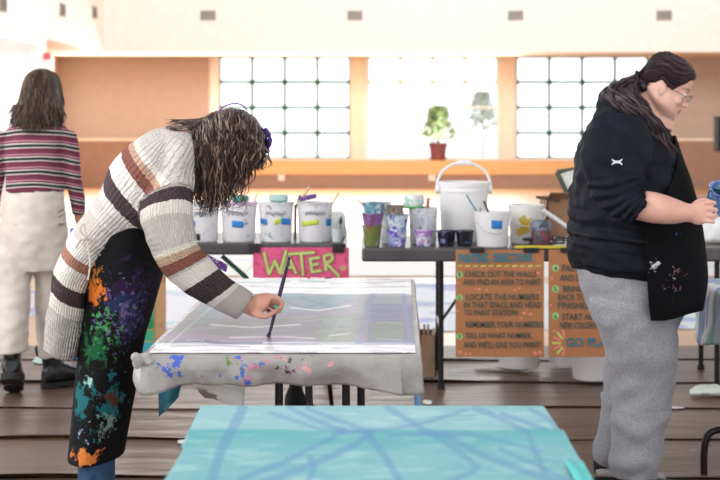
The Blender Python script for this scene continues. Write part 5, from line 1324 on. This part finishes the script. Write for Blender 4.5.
parts.append(loft([S(689, 221, 690, 204, .024, 5.06), S(695, 224.5, 697, 202.5, .024, 5.055), S(701, 225, 703, 201.5, .022, 5.052), S(704.5, 223, 705.5, 202.5, .016, 5.055)], 24, 4))
for k, (y, L, dy) in enumerate(((203.4, 12.5, -.8), (209.5, 14, 0), (215.7, 13.5, .3), (221.3, 11, .3))):
    parts.append(finger([g(702, y, -.006), g(702+L*.45, y-.5+dy, -.026), g(702+L*.82, y+dy, -.028), g(702+L*1.02, y+.5+dy, -.016), g(702+L*1.0, y+1+dy, .0)], .0090 if k < 3 else .0080))
parts.append(finger([g(694, 205, .012), g(699, 201.5, .02), g(704.5, 200.5, .024), g(710, 202, .028)], .0108))
# far forearm and hand holding the cup from behind
e = hsf[-1]['c']; parts.append(limb([e, P(690, 206, 5.6), P(712, 206, 5.45)], [.055, .045, .034]))
fh = P(724, 205, 5.36)
parts.append(loft([dict(c=P(712, 206, 5.45), a=V(.015, .01, 0), b=V(0, 0, .032), ex=2), dict(c=P(720, 206, 5.38), a=V(.016, .01, 0), b=V(0, 0, .042), ex=2), dict(c=P(728, 206, 5.30), a=V(.014, .01, 0), b=V(0, 0, .040), ex=2)], 18, 4))
for k in range(4):
    y = 198+k*5.6; parts.append(finger([P(728, y, 5.31), P(735, y, 5.25), P(738, y+1, 5.18), P(735, y+1, 5.12)], .0095))
parts.append(finger([P(716, 200, 5.40), P(714, 197, 5.34), P(716, 196, 5.28)], .0105))
nl = [S(590, 300, 680, 306, .125, 5.33), S(597, 325, 677, 325, .125, 5.33), S(605, 352, 676, 352, .115, 5.32), S(610, 385, 675, 385, .105, 5.32), S(612, 415, 669, 415, .10, 5.31), S(613, 442, 663, 443, .095, 5.31), S(610, 462, 660, 466, .09, 5.30), S(614, 477, 657, 480, .075, 5.30)]
flr = [S(590, 300, 668, 306, .12, 5.55), S(600, 335, 655, 335, .115, 5.55), S(602, 372, 648, 372, .10, 5.55), S(598, 410, 638, 410, .09, 5.54), S(594, 435, 628, 437, .085, 5.53), S(592, 450, 622, 455, .075, 5.53), S(594, 459, 613, 466, .05, 5.53)]
parts += [loft([S(578, 262, 682, 268, .2, 5.44), S(584, 290, 682, 292, .2, 5.44), S(590, 310, 682, 312, .19, 5.44)], 32, 5, scale=.93), loft(nl, 24, 5, scale=.6), loft(flr, 24, 5, scale=.6)]
z1, z2 = zf(5.30), zf(5.53)
for px, D, tilt in ((636, 5.30, 0), (604, 5.53, 0)):
    f0 = P(px, zf(D)-24, D); parts.append(limb([f0, V(f0.x, D, .07), V(f0.x+.10, D, .036)], [.030, .030, .019]))
body = fuse('body', parts, .0045, skin_mat('skin_light', 'd9a08c', 'e8b8a6'), pr, 3, color=paint_of([head_paint(HMr, HR, (.80, .50, .48), (.16, .11, .10))]), keep_uv=False)
add_eyes(HMr, HR, pr)
# sweatpants
q = N('grey_heather'); f = q.noise(160, 3, .7); f2 = q.noise(4, 3); c = q.ramp(f, [(.3, '8c8c93'), (.7, 'b2b1b6')]); q.col(c); q.set(.9, spec=.15, sheen=.2); q.bump(q.noise(240, 1), .2, .001)
m_gr = q.m
pp = [S(577, 262, 690, 268, .235, 5.44), S(577, 274, 686, 280, .235, 5.44), S(583, 292, 684, 294, .235, 5.44), S(590, 310, 683, 312, .215, 5.44), S(596, 326, 678, 328, .18, 5.44)]
def pw(p, uv):
    x, y, z = p; return .016*noise.noise((x*6+z*5, y*6, z*5))+.009*noise.noise((x*12-z*9, y*10, z*14))+(.010*math.sin(z*55+4*noise.noise((x*7, y*7, z*7))) if z < .34 else .004*math.sin(z*30+x*25))*noise.noise((x*4, y*4, z*3+5))*1.6
fuse('sweatpants', [loft(pp, 48, 6), loft(nl, 40, 8), loft(flr, 36, 8)], .0075, m_gr, pr, 4, wrinkle=pw, keep_uv=False)
sk = [dict(c=P(604, y, 5.53), a=V(.033, 0, 0), b=V(0, .036, 0), ex=2) for y in (455, 462, 470, 474)]
fuse('sock', [loft([dict(c=P(602.5, 458, 5.53), a=V(.036, 0, 0), b=V(0, .040, 0), ex=2), dict(c=P(603, 468, 5.53), a=V(.036, 0, 0), b=V(0, .039, 0), ex=2), dict(c=P(605, 475, 5.53), a=V(.04, 0, 0), b=V(0, .036, 0), ex=2)], 24, 5)], .005, plain('sock_black', '1b1e26', .8), pr, 2, keep_uv=False)
for px, D, lb in ((626, 5.30, 'dark'), (597, 5.53, 'white')):
    c = P(px, zf(D), D); shoe(pr, V(c.x, c.y, .0), .26, .10, .075 if lb == 'dark' else .045, 0 if lb == 'dark' else -.15, plain('shoe_black', '1c1a1d', .5) if lb == 'dark' else plain('shoe_pale', 'b9b2ae', .6), m_sole)
# apron
m_ap2 = splatter('black_apron_spots', '0e0d10', [('6f8fa8', P(677, 182, 5.1), .045, 12, .36), ('c8ccd0', P(655, 265, 5.15), .022, 40, .47), ('d0d4da', P(690, 237, 5.1), .03, 30, .41), ('3a8ac0', P(685, 233, 5.1), .05, 18, .42), ('b88a94', P(690, 272, 5.1), .06, 34, .44), ('6a3a44', P(667, 305, 5.1), .05, 16, .40),
        ('a8a8b0', None, 0, 60, .68), ('5a7a90', None, 0, 52, .69), ('8a5a6a', P(685, 290, 5.1), .10, 40, .53), ('c8c8cc', P(683, 295, 5.1), .10, 46, .55)], .9, spec=.15)
ap2 = [S(606, 118, 674, 136, .12, 5.44), S(592, 142, 681, 160, .20, 5.44), S(580, 165, 688, 180, .235, 5.44), S(572, 188, 694, 204, .262, 5.44), S(570, 212, 698, 226, .275, 5.44), S(569, 240, 701, 250, .285, 5.44), S(570, 262, 703, 272, .28, 5.44), S(574, 284, 702, 288, .27, 5.44), S(582, 315, 699, 305, .26, 5.44)]
def ap2_sheet():
    g_ = lambda L, k: L[min(max(k, 0), len(L)-1)]
    def fn(u, v):
        s_ = v*(len(ap2)-1); i = min(int(s_), len(ap2)-2); t = s_-i; q_ = [g_(ap2, i+k) for k in (-1, 0, 1, 2)]
        c, a, b = (cr(*[z[k] for z in q_], t) for k in ('c', 'a', 'b')); am = math.radians(30+64*min(1, v*2.0)); th = -am+2*am*u
        p = c+(a*math.cos(th)+b*math.sin(th))*(1+.03+.010*math.sin(th*6+v*5)*v); 
        if v > .97: p.z -= .004*math.sin(u*20)
        return p
    return MB().grid(fn, 70, 100).build('apron', m_ap2, pr, solid=.003)
ap2_sheet()
mb = MB(); mb.tube([P(560+20, 236, 5.2), P(600, 239, 5.17), P(630, 241, 5.165), P(652, 243, 5.17)], .004, 6, smoothn=6)
project_to(mb, [hood_o], .002); mb.build('apron_string', plain('string_black', '121316', .7), pr)
# hair: sleek cap, tie, ponytail
R3 = HMr.to_3x3()
def cap_fn(u, v):
    th = 2*PI*u                                      # 0 = front
    zc = .5+.5*math.cos(th); side = abs(math.sin(th))
    zl = .72 if abs(math.atan2(math.sin(th), math.cos(th))) < .75 else (.52 if abs(math.atan2(math.sin(th), math.cos(th))) < 1.9 else .22)
    a = abs(math.atan2(math.sin(th), math.cos(th))); pts = [(0, .80), (.5, .77), (.85, .66), (1.15, .47), (1.4, .50), (1.75, .56), (2.1, .40), (2.6, .22), (3.15, .18)]
    for (a0, q0), (a1, q1) in zip(pts[:-1], pts[1:]):
        if a0 <= a <= a1: zl = q0+(q1-q0)*(a-a0)/(a1-a0)
    z = zl+(1.0-zl)*math.sin(v*PI/2)*1.0
    T = [(.0, .32, .02, .13), (.12, .385, -.14, .245), (.28, .372, -.32, .29), (.44, .352, -.41, .305), (.57, .36, -.445, .315), (.64, .37, -.45, .325), (.72, .36, -.45, .325), (.80, .325, -.43, .305), (.88, .26, -.37, .26), (.94, .17, -.27, .19), (.98, .07, -.15, .1), (1.0, .0, -.05, .02)]
    for r0_, r1_ in zip(T[:-1], T[1:]):
        if r0_[0] <= z <= r1_[0]+1e-9:
            f_ = (z-r0_[0])/(r1_[0]-r0_[0]); xf, xb, w_ = (r0_[k]*(1-f_)+r1_[k]*f_ for k in (1, 2, 3)); break
    else: xf, xb, w_ = .0, -.05, .02
    off = .012+.05*min(1, v*5)+.005*math.sin(th*34+v*6)*min(1, v*8)
    cx_, ax_ = (xf+xb)/2, (xf-xb)/2
    d = V(math.cos(th), math.sin(th), .35+1.2*max(0, z-.75)).normalized()*off
    return HMr@((V(cx_+ax_*math.cos(th), w_*math.sin(th), z)+d)*HR)
hr = Hair(5); R = hr.r
mbc = MB().grid(cap_fn, 120, 24, closed_u=True); hr.mb.add(mbc.v, mbc.f, [(.22+.55*noise.noise((u_*55, v_*2.5, 0)), 0) for u_, v_ in mbc.uv])
for c_, r_ in ((P(641, 83, 5.43), .022), (P(644, 87, 5.41), .022)):
    mbx = MB(); mbx.ball(c_, r_, 10); hr.mb.add(mbx.v, mbx.f, [(.3, 0)]*len(mbx.v))
def onhead(th, z, off=.07):
    v = cap_fn(th/(2*PI) % 1, 0); 
    return v
for i in range(700):                                 # fine strands lying over the cap towards the tie
    th = R.uniform(-PI, PI); v0 = R.uniform(.02, .97); side = 1 if th > 0 else -1
    tie = P(637.5, 79, 5.45)+V(0, R.uniform(-.02, .02), R.uniform(-.02, .02))
    pts_ = [cap_fn((th+(side*PI-th)*f_)/(2*PI) % 1, v0+(.6*v0+.15-v0)*f_) for f_ in (0, .12, .25, .38, .5, .65, .8)]
    Cc = HMr@V(-.03*HR, 0, .6*HR); pts_ = [Cc+(p_-Cc)*1.015 for p_ in pts_]
    hr.lock(pts_+[tie], R.uniform(.0015, .003), 4, sm=3)
tie = P(637, 80, 5.45)
for i in range(280):
    sd = R.random(); off = R.gauss(0, 1)
    if sd < .8:   # falls behind and over the near shoulder to the chest
        w_ = R.random(); top = (622-18*w_+R.gauss(0, 1.5), 84+9*w_+R.gauss(0, 1.2)); L = R.uniform(.55, 1)
        pts = [tie+V(0, R.gauss(0, .012), R.gauss(0, .01)), P(*top, 5.38+R.gauss(0, .02)), P(614+20*R.random(), 97+8*R.random(), 5.30+R.gauss(0, .012)), P(634+16*R.random(), 112+10*R.random(), 5.255+R.gauss(0, .012)), P(650+14*R.random(), 128+8*R.random(), 5.24), P(662+14*R.random(), 146+8*R.random(), 5.25)]
        k = int(3+L*3.2); pts = pts[:max(4, k)]
    else:
        pts = [tie+V(0, R.gauss(0, .012), R.gauss(0, .01)), P(630+R.gauss(0, 3), 90, 5.36), P(638+R.gauss(0, 4), 105, 5.30), P(652+R.gauss(0, 4), 122, 5.26), P(664+R.gauss(0, 4), 140, 5.26)]
    hr.lock(pts, R.uniform(.004, .0075), 5, wave=R.uniform(.001, .004), wl=.09, sm=6)
hr.build('hair', hair_mat('hair_dark', '1c1417', '33242a', '5a4240'), pr)
mb = MB(); mb.tube([tie+V(.02*math.cos(t)*.4, .03*math.cos(t), .03*math.sin(t)) for t in np.linspace(0, 2*PI, 16)], .008, 8); mb.build('hair_tie', plain('tie_black', '1a1a20', .6), pr)
# glasses
gm = plain('glasses_metal', 'a89a8a', .25, .7); gl_o = None
mb = MB()
for s_ in (-1, 1):
    cy = s_*.145
    rim = [HMr@(V(.445-.02*abs(math.cos(t)), cy+.108*math.cos(t), .485+.072*math.sin(t)+.0*t)*HR) for t in np.linspace(0, 2*PI, 25)]
    mb.tube(rim, .0016, 6)
    mb.tube([HMr@(V(.42, s_*.25, .50)*HR), HMr@(V(.22, s_*.325, .50)*HR), HMr@(V(-.02, s_*.345, .49)*HR), HMr@(V(-.09, s_*.335, .42)*HR)], .0016, 6, smoothn=3)
mb.tube([HMr@(V(.45, -.04, .50)*HR), HMr@(V(.47, 0, .51)*HR), HMr@(V(.45, .04, .50)*HR)], .0016, 6)
gl_o = mb.build('glasses', gm, pr)
q = N('lens_glass'); gly = q.n('ShaderNodeBsdfGlossy'); gly.inputs['Roughness'].default_value = .05; tr = q.n('ShaderNodeBsdfTransparent'); mx = q.n('ShaderNodeMixShader'); mx.inputs[0].default_value = .10
q.l(tr.outputs[0], mx.inputs[1]); q.l(gly.outputs[0], mx.inputs[2]); q.l(mx.outputs[0], q.out.inputs['Surface'])
for s_ in (-1, 1):
    cy = s_*.145; MB().poly([HMr@(V(.443-.02*abs(math.cos(t)), cy+.105*math.cos(t), .485+.07*math.sin(t))*HR) for t in np.linspace(0, 2*PI, 25)[:-1]], R3@V(.001, 0, 0)).build('lens', q.m, gl_o, smooth=False)
# earring
MB().ball(HMr@(V(-.0, -.35, .335)*HR), .004, 8).build('earring', plain('earring', 'd8d4d0', .2, .8), pr)
# cup held in the hands
c = P(716.5, 201, 5.19); o = thing('paint_cup', 'paint-covered clear cup held up at the right picture edge', 'cup', c)
Mt = Matrix.Rotation(d3(-62), 3, 'X') @ Matrix.Rotation(d3(-12), 3, 'Y')
Mt = Matrix.Rotation(d3(38), 3, 'X') @ Matrix.Rotation(d3(14), 3, 'Y')
c0 = c-Mt@V(0, 0, .05)
MB().lathe([(.001, 0), (.034, 0), (.045, .10), (.049, .10), (.049, .107), (.043, .107), (.033, .004), (.001, .004)], c0, 28, axis=Mt).build('wall', splatter('held_cup_paint', '6a8ac0', [('b8c8e8', None, 0, 30, .55), ('2a3a80', None, 0, 26, .57), ('e8ecf4', None, 0, 36, .62), ('2aa0a8', None, 0, 22, .62)], .3, base_var=.1), o)
MB().lathe([(.001, .03), (.0355, .03), (.041, .075), (.001, .07)], c0, 24, axis=Mt).build('paint', plain('teal_black_paint', '123a40', .15, var=.5), o)

# ---------------------------------------------------------------- person in striped tee, seen from behind
DBk = 7.25
pb = thing('person', 'person seen from behind in a striped top, cream trousers and black boots', 'person', (tx(35, DBk), DBk, 0))
q = N('striped_jersey'); g_ = q.n('ShaderNodeNewGeometry').outputs['Position']; sx = q.n('ShaderNodeSeparateXYZ'); q.l(g_, sx.inputs[0])
wb = q.noise(3, 2, vec=g_)
zz = q.math('ADD', sx.outputs[2], q.math('MULTIPLY', wb, .03)); sx2 = q.math('ABSOLUTE', q.math('ADD', sx.outputs[0], -tx(35, DBk))); zz = q.math('ADD', zz, q.math('MULTIPLY', q.math('POWER', sx2, 2), .55))
fr_ = q.math('FRACT', q.math('DIVIDE', zz, .066)); q.col(q.ramp(fr_, [(0, '6c2c40'), (.20, 'd8c8c8'), (.28, '22302c'), (.50, 'd8d0c8'), (.58, '74304a'), (.70, 'c890a0'), (.78, '74304a')], 'CONSTANT')); q.set(.85); m_str = q.m
tt = [S(28, 119, 50, 119, .07, DBk), S(14, 125, 62, 125, .085, DBk), S(6, 133, 69, 133, .10, DBk), S(5, 150, 66, 150, .115, DBk), S(6, 170, 64, 170, .12, DBk), S(5, 192, 64, 192, .125, DBk)]
ar = [S(56, 127, 66, 133, .05, DBk), S(60, 138, 75, 133, .055, DBk), S(62, 155, 79, 151, .052, DBk+.02), S(65, 175, 81, 171, .048, DBk+.03), S(69, 198, 84, 194, .045, DBk+.05), S(73, 216, 85, 213, .038, DBk+.08)]
al = [S(14, 127, 4, 133, .05, DBk), S(10, 138, -5, 133, .055, DBk), S(8, 155, -9, 151, .052, DBk+.02), S(5, 175, -11, 171, .048, DBk+.03), S(1, 198, -14, 194, .045, DBk+.06), S(-3, 216, -15, 213, .038, DBk+.1)]
fuse('striped_top', [loft(tt, 40, 6), loft(ar, 28, 6), loft(al, 28, 6)], .008, m_str, pb, 3, wrinkle=wr(.008, 12), keep_uv=False)
HB = .215; HMb = Matrix.Rotation(d3(82), 4, 'Z') @ Matrix.Rotation(d3(8), 4, 'Y'); HMb.translation = P(42, 95, DBk+.01)-HMb.to_3x3()@V(0, 0, .5*HB)
parts = [loft(tt, 28, 4, scale=.85), loft(ar, 20, 4, scale=.75), loft(al, 20, 4, scale=.75)]+head_parts(HMb, HB)
parts.append(limb([P(38, 128, DBk), P(40, 112, DBk), P(41, 100, DBk)], [.06, .055, .055]))
for sgn, wr_ in ((1, ar[-1]['c']), (-1, al[-1]['c'])):
    parts.append(limb([wr_+V(0, 0, .03), wr_+V(.0, .015, -.03)], [.03, .026]))
    hb = wr_+V(0, .02, -.05); parts.append(loft([dict(c=hb+V(0, 0, .02), a=V(.013, 0, 0), b=V(0, .028, 0), ex=2.3), dict(c=hb+V(0, .003, -.03), a=V(.015, 0, 0), b=V(0, .038, 0), ex=2.3), dict(c=hb+V(0, .006, -.06), a=V(.013, 0, 0), b=V(0, .036, 0), ex=2.3)], 16, 4))
    for k in range(4):
        f0 = hb+V(0, .032-.017*k, -.058); L = (.06, .07, .066, .052)[k]; parts.append(finger([f0, f0+V(-sgn*.004, .002, -L*.4), f0+V(-sgn*.012, .004, -L*.75), f0+V(-sgn*.022, .004, -L*.95)], .0082))
    parts.append(finger([hb+V(0, .03, -.01), hb+V(-sgn*.006, .05, -.035), hb+V(-sgn*.012, .055, -.06)], .0092))
hipr = [S(7, 188, 62, 188, .12, DBk), S(3, 212, 66, 212, .13, DBk), S(0, 240, 68, 240, .145, DBk), S(-2, 258, 68, 258, .135, DBk), S(-2, 270, 67, 270, .12, DBk)]
ll = [S(-3, 250, 33, 256, .10, DBk-.03), S(-3, 290, 31, 290, .10, DBk-.06), S(-3, 325, 29, 325, .095, DBk-.10), S(-4, 353, 27, 351, .092, DBk-.12)]
rl = [S(34, 256, 68, 250, .10, DBk+.03), S(35, 290, 65, 290, .10, DBk+.08), S(36, 325, 63, 325, .095, DBk+.12), S(38, 357, 60, 356, .088, DBk+.14)]
parts += [loft(hipr, 28, 4, scale=.9), loft(ll, 24, 4, scale=.75), loft(rl, 24, 4, scale=.75)]
bootM = lambda c, ang, lift: Matrix.Translation(c) @ Matrix.Rotation(ang, 4, 'Z') @ Matrix.Rotation(lift, 4, 'Y')
BL = (V(tx(12, 7.08), 7.04, .115), d3(98), d3(25)); BR = (V(tx(45.5, 7.36), 7.36, .004), d3(40), 0)
for B_, z_ in ((BL, .5), (BR, .45)):
    Mb = bootM(*B_); a0 = Mb@V(.035, 0, .2); parts.append(limb([V(a0.x, a0.y+.02, z_), a0, Mb@V(.04, 0, .1), Mb@V(.06, 0, .075), Mb@V(.16, 0, .058)], [.045, .036, .033, .030, .022]))
fuse('body', parts, .006, skin_mat('skin_back', 'c99078', 'd8a48c'), pb, 2, color=paint_of([head_paint(HMb, HB)]), keep_uv=False)
add_eyes(HMb, HB, pb)
m_cr = plain('cream_trousers_cloth', 'd8cfc4', .85, var=.05, vscale=9, bump=.3, bscale=30)
fuse('trousers', [loft(hipr, 40, 6), loft(ll, 32, 6), loft(rl, 32, 6)], .008, m_cr, pb, 3, wrinkle=lambda p, u: .010*noise.noise((p[0]*9+p[2]*3, p[1]*7, p[2]*5))+.005*noise.noise((p[0]*18, p[1]*18, p[2]*26)), keep_uv=False)
tro = [o for o in bpy.data.objects if o.name.startswith('trousers')][0]
mb = MB()
def pxs(*L): return [P(x, y, DBk-.2) for x, y in L]
for L in ([(7, 192), (62, 193)], [(7, 199), (63, 200)], [(31, 193), (31, 212), (32, 240), (33, 256)], [(10, 212), (9, 232), (17, 236), (25, 232), (24, 211), (10, 212)], [(40, 212), (40, 232), (49, 236), (57, 231), (57, 212), (40, 212)], [(5, 207), (31, 212), (65, 205)]):
    mb.tube(pxs(*L), .0028, 5, smoothn=10)
mb.v = [(x, y, z) for x, y, z in mb.v]
project_to(mb, [tro], -.0008).build('seam', plain('seam_beige', 'a89e92', .8), tro)
for x, y in ((56, 218), (58, 226), (48, 229), (12, 226), (50, 207)):
    mb = MB(); mb.tube([P(x-1.2, y, DBk-.2), P(x+1.4, y-1, DBk-.2)], .004, 6)
    project_to(mb, [tro], 0).build('paint_mark', plain('mark_grey', '8a857e', .8), tro)
m_boot = plain('boot_leather', '1b1d21', .28, spec=.6, var=.2)
def boot(c, ang, lift, h_, nm='boot'):
    M = Matrix.Translation(c) @ Matrix.Rotation(ang, 4, 'Z') @ Matrix.Rotation(lift, 4, 'Y'); R3_ = M.to_3x3()
    foot = []
    for x, w_, hh in ((-.04, .6, .6), (.03, .86, .95), (.25, .9, 1.0), (.42, .88, .82), (.62, 1.02, .62), (.82, 1.0, .54), (.94, .8, .45), (1.0, .5, .3)):
        foot.append(dict(c=M@V(x*.27, 0, .03+hh*.055), a=R3_@V(0, w_*.052, 0), b=R3_@V(0, 0, hh*.055), ex=2.4))
    shaft = [dict(c=M@V(.035+x, 0, z), a=R3_@V(a_, 0, 0), b=R3_@V(0, b_, 0), ex=2.2) for x, z, a_, b_ in ((.02, .05, .06, .045), (.01, .11, .055, .046), (0, .15, .05, .045), (-.005, .19, .054, .05), (-.008, h_, .058, .054))]
    s_ = fuse(nm, [loft(foot, 24, 4), loft(shaft, 24, 4)], .006, m_boot, pb, 2, keep_uv=False, wrinkle=lambda p, u: .003*noise.noise(Vector(p)*30))
    mb = MB()
    for x0_, x1_, z0_, z1_ in ((-.02, .27, .012, .034), (-.02, .075, -.004, .03), (.12, .26, .0, .03)):
        vs = []
        for z in (z0_, z1_):
            for i in range(20):
                t = 2*PI*i/20; vs.append(M@V((x0_+x1_)/2+(x1_-x0_)/2*math.cos(t), .05*math.copysign(abs(math.sin(t))**.7, math.sin(t)), z))
        mb.rings([vs[:20], vs[20:]])
    mb.build('sole', m_sole, s_, smooth=False)
    mb = MB()
    for i in range(5):
        z = .1+.022*i; mb.tube([M@V(.095-.007*i, -.03, z+.01), M@V(.108-.007*i, 0, z+.016), M@V(.095-.007*i, .03, z+.01)], .003, 5)
    mb.build('lace', plain('lace_black', '2a2a2c', .6), s_)
    MB().tube([M@V(-.045, 0, h_-.04), M@V(-.055, 0, h_-.005), M@V(-.048, 0, h_+.012)], .006, 6).build('pull_tab', m_boot, s_)
boot(*BL, .235); boot(*BR, .215)
hb_ = Hair(33); R = hb_.r
mb = MB(); mb.ball(HMb@V(-.03*HB, 0, .68*HB), (.47*HB, .37*HB, .39*HB), 24, HMb.to_3x3()); hb_.mb.add(mb.v, mb.f, [(.3, 0)]*len(mb.v))
CB = HMb@V(-.03*HB, 0, .68*HB)
for i in range(1100):
    a = math.radians(R.uniform(-200, 20)) if R.random() < .8 else math.radians(R.uniform(-230, 50))      # -90 deg faces the camera
    ca, sa = math.cos(a), math.sin(a); j_ = R.uniform(1.0, 1.07); st = R.random()*.5
    E = lambda el: CB+V(.084*ca*math.cos(el)*j_, .106*sa*math.cos(el)*j_, .087*math.sin(el)*j_)
    q0 = E(1.5-st); q1 = E(1.05-st*.6); q2 = E(.45-st*.2); yb2 = min(CB.y+.115*sa, DBk+.05)
    sp2 = 1+.12*R.random(); ye = R.uniform(110, 126)+(5 if abs(ca) < .5 else 0)
    q3 = V(CB.x-.004+.098*ca*sp2, yb2-.005, P(0, 103, DBk).z); q4 = V(CB.x-.010+.106*ca*sp2+R.gauss(0, .008), min(yb2-.02, DBk-.05-.05*(1-abs(ca))), P(0, min(ye-4, 116), DBk).z); q5 = V(q4.x+R.gauss(0, .012), q4.y-.015, P(0, ye+R.uniform(0, 5), DBk).z)
    hb_.lock([q0, q1, q2, q3, q4, q5], R.uniform(.0025, .0055), 4, wave=R.uniform(.002, .006), wl=R.uniform(.12, .2), sm=5)
hb_.build('hair', hair_mat('hair_brown', '2a1d19', '46332b', '76604f'), pb)
